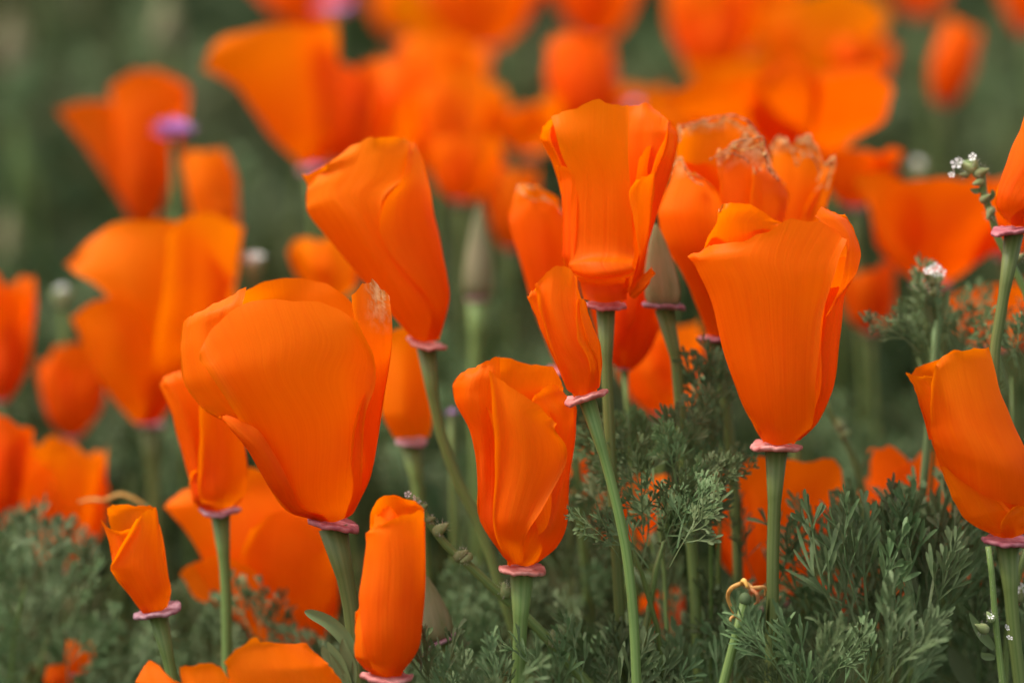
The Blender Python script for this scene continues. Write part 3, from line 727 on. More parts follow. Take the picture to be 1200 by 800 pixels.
# ------------------------------------------------------------------ softer poppies behind
SHAPES = {   # (fraction of the height, fraction of the half width)
    'roll': [(0, .42), (.08, .7), (.25, .95), (.55, 1.0), (.8, .92), (1, .84)],
    'cup': [(0, .24), (.06, .48), (.18, .74), (.45, .92), (.75, 1.0), (1, 1.0)],
    'flare': [(0, .16), (.08, .3), (.25, .46), (.5, .62), (.8, .86), (1, 1.08)],
    'bowl': [(0, .14), (.05, .34), (.15, .58), (.35, .78), (.65, .93), (1, 1.05)],
}


def soft_poppy(label, base, tip, width, d, shape='cup', mat=None, lean=14, stem=None, turn=None, top=(1, 1, 1, 1), group=G_SOFT, rimr=None):
    top = [t * rng.uniform(.84, 1.06) for t in top]
    base, tip = np.array(base, float), np.array(tip, float)
    if stem is None:
        sx = rng.uniform(-14, 14)
        stem = [(base[0], base[1] + 8), (base[0] + sx * .4, base[1] + 60), (base[0] + sx, base[1] + 160)]
    root = poppy(label, d, stem, group)
    a = (tip - base); H = np.linalg.norm(a); a = a / H
    b = np.array([-a[1], a[0]]); b = b if b[0] > 0 else -b
    pr = SHAPES[shape]
    L = [base + a * H * f - b * width / 2 * w for f, w in pr]
    Rr = [base + a * H * f + b * width / 2 * w for f, w in pr]
    bd = Body(base, tip, L, Rr, d, 0.9, -R(lean))
    turn = rng.uniform(-40, 40) if turn is None else turn
    fl = {'roll': -.05, 'cup': .04, 'flare': .14, 'bowl': .12}[shape]
    for k in range(4):
        outer = k % 2 == 0
        half = {'roll': 88, 'cup': 66, 'flare': 56, 'bowl': 58}[shape]
        round_petal(root, bd, turn + 90 * k, half, top[k] * (1.0 if outer else .97) * rng.uniform(.93, 1.03), 1.0 if outer else .92,
                    fl * rng.uniform(-.3, 3.0), mat or (M_PETAL if rng.random() < .7 else M_PETAL_GOLD), 16, 16,
                    .24 if shape != 'roll' else .1, rng.uniform(0, .22), .035, wavy=.05)
    rr = rimr or max(9, width * .15)
    rim_and_stem(root, base, d, rr, stem, math.degrees(math.atan2(a[0], -a[1])) * .6, rr * .3, rr * .26, M_RIM_DULL, 1.0)
    return root


Pm, Pr, Pg = M_PETAL, M_PETAL_RED, M_PETAL_GOLD
soft_poppy('slim rolled orange bud standing left of the two-lobed blurred poppy', (262, 285), (236, 166), 54, .86, 'roll', Pg, 5)
soft_poppy('blurred poppy cut by the left edge at mid height', (2, 470), (4, 314), 58, .80, 'cup', Pr, 6)
soft_poppy('small dark blurred poppy near the left edge below the broad bloom', (86, 512), (78, 400), 72, .84, 'cup', Pr, 8)
soft_poppy('squarish blurred poppy at lower left behind the leafy tuft', (72, 668), (74, 520), 100, .76, 'cup', Pm, 2)
soft_poppy('blurred poppy cut by the left edge beside the squarish bloom', (-6, 620), (2, 488), 62, .74, 'cup', Pr, 4)
soft_poppy('golden blurred poppy between the two large left cups', (392, 352), (384, 272), 74, .80, 'cup', Pg, 5)
soft_poppy('red-orange blurred cup just right of the big flaring bloom', (405, 192), (402, 75), 92, .94, 'cup', Pr, 8)
soft_poppy('upright blurred poppy above the leaning left cup', (478, 205), (480, 70), 100, 1.0, 'cup', Pm, 8)
soft_poppy('golden blurred poppy right of the leaning left cup', (530, 215), (528, 88), 84, .96, 'cup', Pm, 4)
soft_poppy('low blurred poppy close behind the shoulder of the leaning cup', (540, 236), (548, 160), 78, .92, 'cup', Pm, 6)
soft_poppy('small blurred poppy between the leaning cup and the centre bloom', (598, 292), (600, 188), 60, .92, 'cup', Pm, 6)
soft_poppy('golden blurred poppy standing above the centre bloom', (688, 150), (680, 38), 78, 1.02, 'roll', Pm, 2)
soft_poppy('blurred poppy bowl left of the golden bloom above centre', (622, 182), (618, 118), 84, 1.02, 'bowl', Pm, 6)
soft_poppy('blurred poppy right behind the top of the centre bloom', (748, 170), (750, 100), 72, 1.02, 'bowl', Pm, 8)
soft_poppy('dark blurred poppy at the top edge left of centre', (572, 58), (566, -45), 118, 1.2, 'bowl', Pr, 6)
soft_poppy('dark blurred poppy at the top edge above the golden bloom', (702, 48), (700, -50), 98, 1.25, 'bowl', Pr, 6)
soft_poppy('blurred poppy at the top edge near a violet spot', (364, 38), (360, -50), 104, 1.25, 'bowl', Pr, 6)
soft_poppy('faint small blurred poppy at the top edge between two larger ones', (468, 44), (462, -22), 62, 1.35, 'cup', Pm, 6)
soft_poppy('tall golden blurred poppy at the top edge right of centre', (838, 92), (828, -25), 96, 1.12, 'cup', Pm, 4)
soft_poppy('large golden blurred poppy bowl at the top right', (962, 112), (958, 0), 150, 1.12, 'bowl', Pg, 10)
soft_poppy('red blurred poppy under the golden bowl at the top right', (1008, 102), (1012, 44), 70, 1.06, 'cup', Pr, 6)
soft_poppy('round blurred poppy right of the withered blooms', (1000, 242), (1004, 168), 92, .84, 'bowl', Pr, 6)
soft_poppy('big red-orange blurred poppy spread behind the white blossom stem', (1092, 332), (1100, 208), 158, .80, 'bowl', Pr, 8, turn=15)
soft_poppy('red-orange blurred poppy at right, below the white blossom stem', (1180, 300), (1190, 205), 96, .82, 'bowl', Pr, 8)
soft_poppy('lone oval blurred poppy against the green at upper right', (1104, 122), (1130, 26), 42, 1.12, 'roll', Pm, 0)
soft_poppy('blurred poppy low at right behind the leafy sprig', (1166, 408), (1160, 334), 106, .78, 'bowl', Pm, 6)
soft_poppy('orange poppy seen under the green bud hood at centre right', (778, 486), (772, 372), 96, .78, 'cup', Pm, 4)
soft_poppy('deep orange petal hanging below the centre bloom', (732, 432), (748, 270), 84, .68, 'cup', Pr, 2, turn=30, rimr=9)
soft_poppy('red poppy bowl behind the straight stem at lower right', (905, 706), (902, 540), 140, .69, 'bowl', Pr, 10, turn=10)
soft_poppy('red poppy rim curving above the leafy tuft at lower right', (1086, 660), (1084, 524), 116, .70, 'bowl', Pr, 16, turn=20)
soft_poppy('small blurred poppy left of the leafy sprig', (1020, 388), (1014, 312), 66, .84, 'cup', Pr, 4)
soft_poppy('blurred poppy sliver at the top right edge', (1078, 20), (1076, -50), 70, 1.3, 'bowl', Pr, 4)
soft_poppy('blurred orange bloom in the top right corner', (1205, 40), (1204, -40), 60, 1.25, 'bowl', Pr, 4)
soft_poppy('tiny orange bloom low among the leaves at lower left', (92, 790), (94, 748), 32, .70, 'cup', Pm, 4)
soft_poppy('tiny red bloom at the bottom edge, lower left corner', (70, 812), (66, 778), 30, .70, 'roll', Pr, 4)
soft_poppy('orange bloom peeping through the fine leaves at lower centre', (735, 650), (728, 560), 84, .72, 'bowl', Pr, 6)
soft_poppy('red bloom peeping through leaves low beside the centre poppy', (668, 590), (672, 520), 56, .70, 'cup', Pr, 6)
soft_poppy('red bloom glimpsed low inside the right-hand leafy tuft', (1020, 740), (1016, 660), 90, .70, 'bowl', Pr, 6)
soft_poppy('red bloom glimpsed under the leaning right-edge poppy', (1168, 720), (1166, 640), 66, .72, 'cup', Pr, 6)
soft_poppy('red bloom glimpsed low between the stems at lower centre', (778, 750), (774, 690), 50, .72, 'cup', Pr, 6)

soft_poppy('blurred poppy wedged low between the flaring bloom and the leaning cup', (438, 232), (440, 120), 96, .98, 'bowl', Pm, 8)
soft_poppy('blurred poppy high behind the upright bloom, upper centre left', (508, 150), (516, 40), 104, 1.08, 'cup', Pm, 8)
soft_poppy('bright blurred poppy at the right end of the upper centre cluster', (552, 180), (556, 96), 70, 1.0, 'cup', Pg, 4)
soft_poppy('faint golden blurred poppy at the top edge, left of the dark one', (520, 60), (510, -10), 84, 1.3, 'bowl', Pg, 6)
soft_poppy('blurred poppy spread just right behind the centre bloom', (800, 190), (806, 112), 100, .95, 'bowl', Pm, 8)
soft_poppy('red blurred poppy at the top edge between the golden ones', (880, 60), (886, -30), 92, 1.2, 'bowl', Pr, 6)
soft_poppy('blurred poppy filling the gap under the pale petal cup', (950, 210), (952, 130), 92, .90, 'bowl', Pm, 6)
soft_poppy('blurred poppy deep behind the withered bloom', (870, 150), (866, 60), 110, 1.05, 'bowl', Pm, 6)
soft_poppy('blurred poppy at the far right edge below the sail-shaped one', (1206, 408), (1204, 330), 66, .80, 'cup', Pm, 4)


# blurred blooms whose open outlines still read
hero('dark blurred poppy at upper left with one petal spread sideways, behind a violet flower head', .93, (170, 264), (168, 95),
     [(160, 264), (150, 255), (142, 210), (135, 160), (131, 105)], [(182, 262), (187, 255), (202, 210), (211, 161), (225, 124), (217, 105)],
     [([[(160, 262), (170, 266), (181, 262)], [(142, 212), (170, 215), (202, 210)], [(134, 155), (170, 155), (212, 155)], [(131, 106), (148, 95), (165, 86), (180, 90), (195, 101), (217, 105)]], dict(layer=2)),
      ([[(158, 262), (164, 264), (170, 262)], [(124, 206, 6), (140, 208, 4), (156, 206)], [(96, 166, 10), (118, 166, 6), (140, 164)], [(69, 131, 12), (90, 122, 10), (120, 120, 6), (136, 124)]], dict(layer=-4)),
      ([[(164, 262), (172, 264), (180, 262)], [(150, 190), (175, 190), (205, 190)], [(140, 110), (170, 100), (222, 112)], [(150, 88), (178, 80), (204, 90)]], dict(side=-1, layer=4))],
     [(170, 270), (168, 330), (172, 420)], (170, 265, 15, 0), r=(6, 5), mat=M_PETAL_RED, group=G_SOFT, rmat=M_RIM_DULL)
hero('broad two-lobed blurred poppy at left, one petal hanging low', .79, (176, 494), (180, 262),
     [(160, 496), (140, 470), (120, 440), (100, 390), (85, 320), (120, 275)], [(190, 492), (215, 450), (262, 400), (280, 330), (285, 270)],
     [([[(165, 494), (178, 496), (190, 490)], [(156, 430), (190, 425), (240, 420)], [(138, 352, 6), (190, 340, 4), (278, 345)], [(80, 312, 14), (108, 283, 12), (150, 262, 8), (196, 262, 4), (228, 266), (240, 276)]], dict(layer=-2, wob=3)),
      ([[(172, 494), (182, 496), (190, 490)], [(190, 425, 10), (215, 420, 8), (246, 412)], [(205, 345, 16), (240, 340, 10), (278, 330)], [(212, 280, 20), (228, 258, 14), (258, 255, 8), (288, 268)]], dict(layer=8, wob=3, edge=6)),
      ([[(158, 496), (168, 499), (184, 494)], [(130, 460), (155, 460), (192, 455)], [(106, 415), (145, 405), (188, 412)], [(88, 374), (112, 358), (146, 350), (172, 366)]], dict(layer=16)),
      ([[(168, 490), (180, 492), (190, 488)], [(150, 400), (200, 400), (250, 400)], [(130, 300), (200, 290), (280, 300)], [(140, 268), (200, 262), (270, 258)]], dict(side=-1, layer=0, mat=M_PETAL_GOLD))],
     [(176, 502), (180, 560), (190, 680)], (176, 497, 18, 0), back=False, r=(8, 7), group=G_SOFT, rmat=M_RIM_DULL)
hero('big flaring blurred poppy at upper left of centre, rim tipped left', .90, (366, 196), (320, 40),
     [(350, 194), (322, 169), (300, 131), (270, 90), (243, 70), (250, 52)], [(382, 190), (398, 150), (400, 110), (396, 66), (398, 34)],
     [([[(354, 194), (366, 198), (380, 192)], [(318, 160), (350, 160), (394, 152)], [(282, 108), (340, 105), (396, 100)], [(240, 82), (258, 52), (300, 42), (338, 37), (370, 40), (390, 60)]], dict(layer=0)),
      ([[(366, 196), (374, 196), (382, 190)], [(372, 150), (384, 148), (398, 144)], [(368, 90), (382, 84), (398, 88)], [(362, 52), (380, 38), (398, 34)]], dict(layer=10)),
      ([[(358, 192), (368, 194), (378, 190)], [(310, 140), (350, 135), (394, 130)], [(262, 76), (320, 62), (394, 66)], [(258, 50), (305, 34), (345, 30), (392, 36)]], dict(side=-1, layer=4))],
     [(366, 202), (372, 260), (380, 340)], (366, 197, 17, -8), r=(6, 5), group=G_SOFT, mat=M_PETAL, rmat=M_RIM_DULL)
hero('wide pale blurred poppy with two petals spread flat, above the withered bloom', .86, (930, 190), (915, 85),
     [(915, 190), (880, 165), (830, 145), (780, 130), (770, 115)], [(945, 190), (985, 172), (1035, 145), (1042, 103)],
     [([[(916, 188), (928, 192), (940, 188)], [(860, 160, 4), (895, 162), (935, 158)], [(800, 135, 8), (845, 134), (890, 126)], [(768, 122, 10), (800, 110, 8), (845, 102, 4), (868, 100)]], dict(layer=2, wob=4, edge=5)),
      ([[(918, 188), (930, 192), (940, 188)], [(880, 160, 8), (910, 160, 6), (945, 156)], [(862, 128, 14), (900, 125, 10), (950, 122)], [(864, 104, 12), (884, 92, 10), (906, 76, 8), (930, 84), (946, 104)]], dict(layer=8, wob=4, edge=6)),
      ([[(924, 190), (934, 192), (944, 188)], [(945, 158), (975, 164), (1004, 160)], [(940, 130, 4), (985, 132, 6), (1034, 140, 4)], [(938, 110, 8), (970, 100, 10), (1008, 96, 10), (1042, 106, 6)]], dict(layer=4)),
      ([[(920, 188), (930, 190), (940, 188)], [(850, 140), (920, 140), (1000, 140)], [(800, 112), (910, 100), (1020, 112)], [(840, 100), (915, 78), (990, 98)]], dict(side=-1, layer=4))],
     [(930, 196), (934, 260), (940, 360)], (930, 192, 16, 0), r=(6, 5), group=G_SOFT, mat=M_PETAL_RED, rmat=M_RIM_DULL)

# ------------------------------------------------------------------ other small plants
def bud_hood(label, base, tip, w, d, stem, rx, tilt, mat=M_POD, r=(7, 6)):
    """A petal-less seed head: a pale pointed hood on its collar."""
    P = stem_points(stem, d)
    root = tag(empty('poppy_seed_head', (P[-1][0], P[-1][1], 0)), label, 'seed head', 'poppy heads without petals')
    A, T = at(*base, d), at(*tip, d)
    ax = T - A; H = np.linalg.norm(ax); s = PXM * d * w / 2
    prof = [(.2 * s, -.02 * H), (.86 * s, .0), (1.0 * s, .12 * H), (.97 * s, .28 * H), (.8 * s, .5 * H), (.52 * s, .74 * H), (.22 * s, .93 * H), (.03 * s, H)]
    lathe('hood', A, ax, prof, mat, root, 20, lambda a, f: H * .012 * np.sin(5 * a) * f, .85)
    rim_and_stem(root, base, d, rx, stem, tilt, r[0], r[1], M_RIM_DULL, 1.2)
    return root


bud_hood('green-brown pointed seed head with a thin collar, right of the centre poppy', (778, 357), (768, 262), 42, .652,
         [(783, 365), (792, 420), (797, 480), (803, 560), (812, 660), (820, 800)], 26, 3, r=(6.8, 7.4))
bud_hood('pale translucent seed head tilted behind the narrow rolled bud', (514, 748), (497, 672), 40, .640,
         [(516, 756), (524, 780), (535, 830)], 22, -22, r=(9, 9))
bud_hood('blurred tan seed head standing alone above the lower centre poppy', (560, 348), (562, 238), 36, .79,
         [(560, 356), (558, 400), (557, 440), (560, 560)], 15, 0, r=(8, 8))

# the seed head whose dried stamens curl like a claw
P = stem_points([(872, 706), (862, 745), (848, 800)], .612)
root = tag(empty('poppy_seed_head', (P[-1][0], P[-1][1], 0)), 'spent seed head with curled tan withered stamens, left of the straight stem', 'seed head', 'poppy heads without petals')
s = PXM * .612
tube('stem', P, [5.2 * s, 5.4 * s, 5.8 * s, 5.5 * s, 5.5 * s], M_STEM, root, 10)
V, F = blob_geo(at(873, 702, .612), 7.4 * s, UP, 1.15)
mk('seed_pod', V, F, M_LEAF, root)
for pts, rr in (([(884, 690, .606), (872, 683, .604), (858, 688, .604), (853, 700, .606), (858, 714, .607), (863, 722, .608), (868, 727, .61)], [1.8, 2.8, 2.7, 2.4, 2.1, 1.7, .8]),
                ([(872, 682, .604), (882, 689, .602), (890, 688, .603), (897, 690, .606), (896, 698, .607)], [2.4, 2.8, 2.4, 1.9, .8]),
                ([(880, 690, .602), (887, 696, .601), (888, 704, .602), (884, 708, .603)], [2.6, 2.4, 2, .8]),
                ([(866, 686, .604), (872, 680, .602), (876, 688, .601)], [1, 3, 1.5]),
                ([(862, 720, .607), (856, 726, .606), (857, 728, .606)], [2, 1.6, .8])):
    tube('withered_stamen', [at(*p) for p in pts], [q * s for q in rr], M_TAN, root, 7)

# the thin tan thread above the small twisted poppy
P = [at(x, y, .70) for x, y in ((92, 588), (108, 585), (122, 586), (140, 579), (156, 584), (170, 592), (180, 610), (186, 660), (190, 760))]
P += [np.array([P[-1][0] + .004, P[-1][1], P[-1][2] * .5]), np.array([P[-1][0] + .006, P[-1][1] + .01, -.02])]
root = tag(empty('withered_tendril', (P[-1][0], P[-1][1], 0)), 'thin tan withered thread bent over the small twisted poppy', 'tendril')
tube('thread', P[:6], [.7 * PXM, 1.3 * PXM, 1.5 * PXM, 1.7 * PXM, 1.6 * PXM, 1.3 * PXM], M_TAN, root, 7)
tube('stem', P[5:], [2.0 * PXM, 2.2 * PXM, 2.4 * PXM, 2.4 * PXM, 2.4 * PXM, 2.4 * PXM], M_STEM, root, 7)


def blossom_geo(c, r, nrm, off):
    nrm = np.asarray(nrm, float); nrm /= np.linalg.norm(nrm)
    u = np.cross(nrm, [0.3, .2, .9]); u /= np.linalg.norm(u); w = np.cross(nrm, u)
    V, F = [np.asarray(c)], []
    for k in range(5):
        a0 = 2 * math.pi * k / 5
        ids = []
        for da, q, z in ((-.25, .45, .0), (-.5, .8, .12), (-.25, 1.05, .16), (.25, 1.05, .16), (.5, .8, .12), (.25, .45, 0)):
            V.append(np.asarray(c) + r * q * (math.cos(a0 + da) * u + math.sin(a0 + da) * w) + nrm * r * z)
            ids.append(off + len(V) - 1)
        F.append((off, *ids))
    return np.array(V), F


def side_stem(label, name, path, d, r, buds, blossoms, leaves=(), mat=M_STEM, cat='wildflower', group=None, hairs=0):
    P = [at(p[0], p[1], p[2] if len(p) > 2 else d) for p in path]
    last = P[-1]
    dirn = P[-1] - P[-2]; dirn = np.clip(dirn / max(-dirn[2], 1e-4), -.5, .5)
    P += [np.array([last[0] + dirn[0] * last[2] * .3, last[1] + .005, last[2] * .5]), np.array([last[0] + dirn[0] * last[2] * .45, last[1] + .01, -.02])]
    root = tag(empty(name, (P[-1][0], P[-1][1], 0)), label, cat, group)
    s = PXM * d
    tube('stem', P, [q * s for q in np.linspace(r[0], r[1], len(P))], mat, root, 9)
    for x, y, q, tx, ty in buds:                      # a bud sits on the stem and points to (tx, ty)
        c = at(x, y, d - .0012)
        ax = (tx - .0) * RIGHT - ty * UP - .25 * FWD
        V, F = blob_geo(c, q * s, ax, 1.15, 0, 10, 8, .75)
        o = mk('bud', V, F, M_BUD, root)
        hv, hf = [], []
        for k in range(46):
            nn = rng.normal(size=3); nn /= np.linalg.norm(nn)
            p0 = c + nn * q * s * .85; p1 = c + nn * q * s * rng.uniform(1.15, 1.5) + ax * q * s * .1
            t = np.cross(nn, [.2, .5, .7]); t = t / np.linalg.norm(t) * q * s * .035
            i = len(hv); hv += [p0 - t, p0 + t, p1]; hf.append((i, i + 1, i + 2))
        mk('bud_hair', hv, hf, M_HAIR, o)
    for x, y, q in blossoms:
        V, F = blossom_geo(at(x, y, d - .002), q * s, -FWD * .6 + UP * .5 + rng.normal(size=3) * .35, 0)
        mk('blossom', V, F, M_WHITE, root, smooth=False)
    for pts, q in leaves:
        strip('leaf', [at(a, b, d - .001 * i) for i, (a, b) in enumerate(pts)], q * s, M_LEAF_FRESH, root)
    if hairs:
        hv, hf = [], []
        n = len(P) - 3
        for k in range(hairs):
            t = rng.uniform(0, n); i = int(t); c = P[i] + (P[i + 1] - P[i]) * (t - i)
            nn = rng.normal(size=3); nn /= np.linalg.norm(nn)
            tt = np.cross(nn, [.2, .5, .7]); tt = tt / np.linalg.norm(tt) * .3 * s
            j = len(hv); hv += [c + nn * r[0] * s * .6 - tt, c + nn * r[0] * s * .6 + tt, c + nn * s * rng.uniform(5, 10)]; hf.append((j, j + 1, j + 2))
        tag(mk('stem_hair', hv, hf, M_HAIR, root), kind='stuff')
    return root


def strip(name, pts, w, mat, parent, n=10, fold=.25, face=None):
    """A blade: broadest past the middle, with a channel along it."""
    t = np.linspace(0, 1, n)
    P = cr(pts, t)
    T = np.gradient(P, axis=0); T /= np.linalg.norm(T, axis=1)[:, None]
    face = -FWD if face is None else face
    prof = np.sin(np.clip(t * .88 + .1, 0, 1) * math.pi) ** .7
    V = []
    for i in range(n):
        sd_ = np.cross(T[i], face); sd_ /= np.linalg.norm(sd_); nr = np.cross(sd_, T[i])
        V += [P[i] - sd_ * w * prof[i] * .5 + nr * w * fold * prof[i], P[i], P[i] + sd_ * w * prof[i] * .5 + nr * w * fold * prof[i]]
    return mk(name, V, grid_faces(n, 3), mat, parent, np.column_stack([np.tile([0, .5, 1], n), np.repeat(t, 3)]))


G_WILD = 'thin wildflower stems among the poppies'
side_stem('thin diagonal stem with round green buds, crossing behind the lower centre poppy', 'budding_stem',
          [(476, 586), (484, 584), (494, 596), (505, 615), (524, 640), (545, 658), (575, 686), (605, 712), (650, 757), (690, 802)], .630, (3.4, 7.2),
          [(517, 619, 10, .7, -.5), (541, 650, 9.5, .7, -.5), (546, 654, 8, -.5, .3), (592, 691, 9.5, -.2, -1), (649, 747, 10.5, -.1, -1), (496, 594, 6, .6, -.4), (489, 587, 5, .4, -.6), (505, 608, 6, .5, -.2)],
          [(478, 579, 4.5), (486, 583, 3.5), (491, 588, 3)], (), M_STEM, 'wildflower', G_WILD)
side_stem('curled stem of tiny white blossoms at upper right, beside the sail-shaped poppy', 'white_blossom_stem',
          [(1124, 193), (1138, 190), (1150, 205), (1153, 227), (1161, 250), (1170, 280), (1190, 318), (1203, 345), (1212, 420)], .64, (4, 5),
          [(1134, 196, 9, -.6, -.4), (1142, 192, 7, 0, -1), (1150, 202, 9, .7, -.3), (1146, 214, 7, -.6, .2), (1155, 232, 7, .5, -.4), (1160, 250, 8, -.3, .6), (1130, 205, 6, -.6, 0), (1194, 302, 7, .6, -.5)],
          [(1121, 192, 7), (1118, 200, 5.5), (1140, 184, 5), (1126, 187, 5), (1115, 205, 4)], [([(1150, 222), (1143, 224), (1137, 222)], 7), ([(1158, 236), (1163, 228), (1162, 222)], 7)], M_STEM, 'wildflower', G_WILD)
side_stem('leafy sprig topped by a small white blossom tuft, left of the right-hand stem', 'white_blossom_stem',
          [(1094, 322), (1096, 345), (1099, 375), (1096, 410), (1090, 480)], .655, (6, 4.5),
          [(1092, 327, 8, -.3, -1), (1100, 326, 7, .4, -1), (1095, 340, 7, .2, -1)],
          [(1088, 318, 6), (1096, 314, 6.5), (1103, 319, 5.5), (1094, 321, 5)], [([(1098, 375), (1106, 360), (1112, 340)], 10), ([(1097, 385), (1088, 365), (1086, 345)], 9)], M_LEAF_FRESH, 'wildflower', G_WILD)
side_stem('bare thin stem with small nodes, right of the large right-hand cup', 'budding_stem',
          [(966, 466), (972, 482), (988, 510), (1002, 540), (1012, 575), (1018, 640)], .69, (3, 4.5),
          [(984, 497, 8, -.3, -.8), (990, 508, 6, .6, -.2)], [], [([(1006, 552), (1015, 540), (1024, 526)], 7)], M_STEM, 'wildflower', G_WILD)
side_stem('hairy stem with tiny white flecks at the lower right edge', 'hairy_stem',
          [(1158, 640), (1162, 670), (1165, 710), (1170, 760), (1176, 810)], .615, (3.5, 4.5),
          [(1160, 722, 7, -.4, -.6), (1150, 735, 9, -.6, -.3)], [(1161, 722, 4), (1180, 735, 4), (1183, 747, 4)],
          [([(1166, 770), (1154, 768), (1150, 764)], 9), ([(1165, 760), (1150, 742), (1136, 718)], 12)], M_STEM, 'wildflower', G_WILD, 260)
side_stem('dark hairy stem carrying white blossoms in the lower right corner', 'hairy_stem',
          [(1204, 640), (1196, 665), (1188, 700), (1180, 745), (1178, 810)], .64, (3.5, 4.5),
          [(1196, 696, 9, .3, -.8), (1188, 712, 7, -.4, -.5)], [(1190, 690, 6), (1198, 688, 6), (1202, 694, 5)],
          [([(1180, 770), (1192, 750), (1198, 728)], 12)], M_STEM, 'wildflower', G_WILD, 200)
for lab, x, y, d, q in (('blurred white blossom tuft left above the largest cup', 297, 303, .80, 1.0), ('blurred white blossom tuft above the red rim at lower right', 1062, 545, .74, 1.3),
                        ('faint pale seed tuft in the green at upper right', 1075, 190, .92, 1.6), ('faint pale seed tuft between the left-hand blurred blooms', 72, 338, .84, 1.3)):
    side_stem(lab, 'white_blossom_stem', [(x, y + 8), (x + 3, y + 40), (x + 6, y + 90), (x + 8, y + 180)], d, (5, 4),
              [(x - 6, y + 8, 8, -.3, -.8), (x + 7, y + 7, 8, .3, -.8), (x, y + 14, 9, 0, -1)],
              [(x + 11 * q * math.cos(k * 2.4) * (k / 9) ** .5, y + 8 * q * math.sin(k * 2.4) * (k / 9) ** .5, 6.5) for k in range((2 if 'red rim' in lab else 6) if 'blossom' in lab else 1)], (), M_STEM, 'wildflower', G_WILD)


def violet_head(label, c, d, r, flat=.6, n=44):
    P = stem_points([(c[0], c[1] + r * .3), (c[0] + 2, c[1] + 60), (c[0] + 5, c[1] + 180)], d)
    root = tag(empty('violet_flower', (P[-1][0], P[-1][1], 0)), label, 'wildflower', 'violet flower heads')
    s = PXM * d
    tube('stem', P, 4 * s, M_STEM, root, 7)
    C = at(c[0], c[1] + r * .3, d)
    V, F = [], []
    for k in range(n):
        nn = rng.normal(size=3); nn[2] = abs(nn[2]) * flat; nn /= np.linalg.norm(nn)
        nn = nn * np.array([1, 1, flat]) * rng.uniform(.7, 1.0)
        p1 = C + nn * r * s
        t = np.cross(nn, [.1, .2, .9]); t = t / np.linalg.norm(t) * r * s * .09
        i = len(V); V += [C + nn * r * s * .2, C + nn * r * s * .7 - t, p1, C + nn * r * s * .7 + t]; F.append((i, i + 1, i + 2, i + 3))
    mk('floret_head', V, F, M_VIOLET, root, smooth=False)
    return root


violet_head('blurred violet flower head in front of the dark poppy at upper left', (202, 146), .84, 36, .62, 150)
violet_head('small violet blossom left of the lower centre poppy', (528, 482), .72, 12, .8)
violet_head('faint violet flower head just above the centre bloom', (741, 116), .95, 22, .4)
violet_head('violet flower head at the top edge, left of centre', (392, 0), 1.15, 34, .5)
violet_head('faint mauve flower head under the big flaring bloom', (366, 194), .88, 16, .6)


# ------------------------------------------------------------------ feathery leaves
def leaf_ribbons(r, kind='mid'):
    """Plan of one divided leaf, length 1 along +Y: a list of (points, widths)."""
    out = []
    W, pairs, plen, ang, fk, levels = {'broad': (.039, 4, .48, (.22, .55), .27, 1), 'mid': (.034, 4, .44, (.36, .66), .34, 2),
                                       'fine': (.036, 4, .42, (.40, .72), .42, 2), 'under': (.05, 3, .5, (.35, .7), .34, 1)}[kind]

    def seg(p, d, l, w):
        ts = (0, .3, .68, .9, 1.0)
        bend = np.array([r.normal() * .08, r.normal() * .03, r.normal() * .16]) * l
        q = [p + d * l * t + bend * t * t for t in ts]
        out.append((q, [w * .42, w * .66, w * 1.0, w * .8, w * .25]))

    def turn(d, a, tilt=0.0):
        c, s = math.cos(a), math.sin(a)
        v = np.array([d[0] * c - d[1] * s, d[0] * s + d[1] * c, d[2] * .7 + tilt])
        return v / np.linalg.norm(v)

    def fork(p, d, l, lev):
        k = .40 * r.uniform(.8, 1.2)
        e = p + d * l * k
        out.append(([p, p + d * l * k * .5, e], [W * .42, W * .42, W * .48]))
        angs = (-fk, 0, fk) if r.random() < .8 else (-fk * .6, fk * .6)
        for a in angs:
            dd = turn(d, a * r.uniform(.6, 1.25), r.normal() * .28)
            ll = l * (1 - k) * r.uniform(.78, 1.15) * (1.1 if a == 0 else .92)
            if lev > 1 and ll > .09: fork(e, dd, ll * 1.2, lev - 1)
            else: seg(e, dd, ll, W * r.uniform(.75, 1.15))

    d = np.array([0, 1.0, 0])
    ys = np.linspace(.30, .78, pairs)
    sway = r.normal() * .1
    spine = [np.array([sway * t * t, t * .8, .14 * math.sin(t * 2.2)]) for t in np.linspace(0, 1, 7)]
    out.append((spine, list(np.linspace(W * .7, W * .42, 7))))
    def on(t): return cr(spine, np.array([t / .8]))[0]
    for i, y in enumerate(ys):
        for sgn in (-1, 1):
            if r.random() < .08: continue
            l = plen * (1 - .52 * (y - .30) / .48) * r.uniform(.85, 1.12)
            fork(on(y + r.uniform(-.03, .03)), turn(d, sgn * r.uniform(*ang), r.normal() * .32 + .12), l, levels if l > .2 else 1)
    fork(on(.8), d, .28, 1)
    return out


def leaf_geo(r, kind='mid', vee=True):
    V, F, UVs = [], [], []
    for q, w in leaf_ribbons(r, kind):
        q = np.array(q); n = len(q)
        T = np.gradient(q, axis=0); T /= np.linalg.norm(T, axis=1)[:, None] + 1e-9
        nr = np.array([r.normal() * .25, r.normal() * .2, 1.0])
        b = len(V)
        for i in range(n):
            sd_ = np.cross(T[i], nr); sd_ /= np.linalg.norm(sd_); up = np.cross(sd_, T[i])
            if vee:
                V += [q[i] - sd_ * w[i] * .5 + up * w[i] * .22, q[i], q[i] + sd_ * w[i] * .5 + up * w[i] * .22]
            else:
                V += [q[i] - sd_ * w[i] * .5, q[i] + sd_ * w[i] * .5]
        k = 3 if vee else 2
        F += [tuple(b + x for x in f) for f in grid_faces(n, k)]
    return np.array(V), F


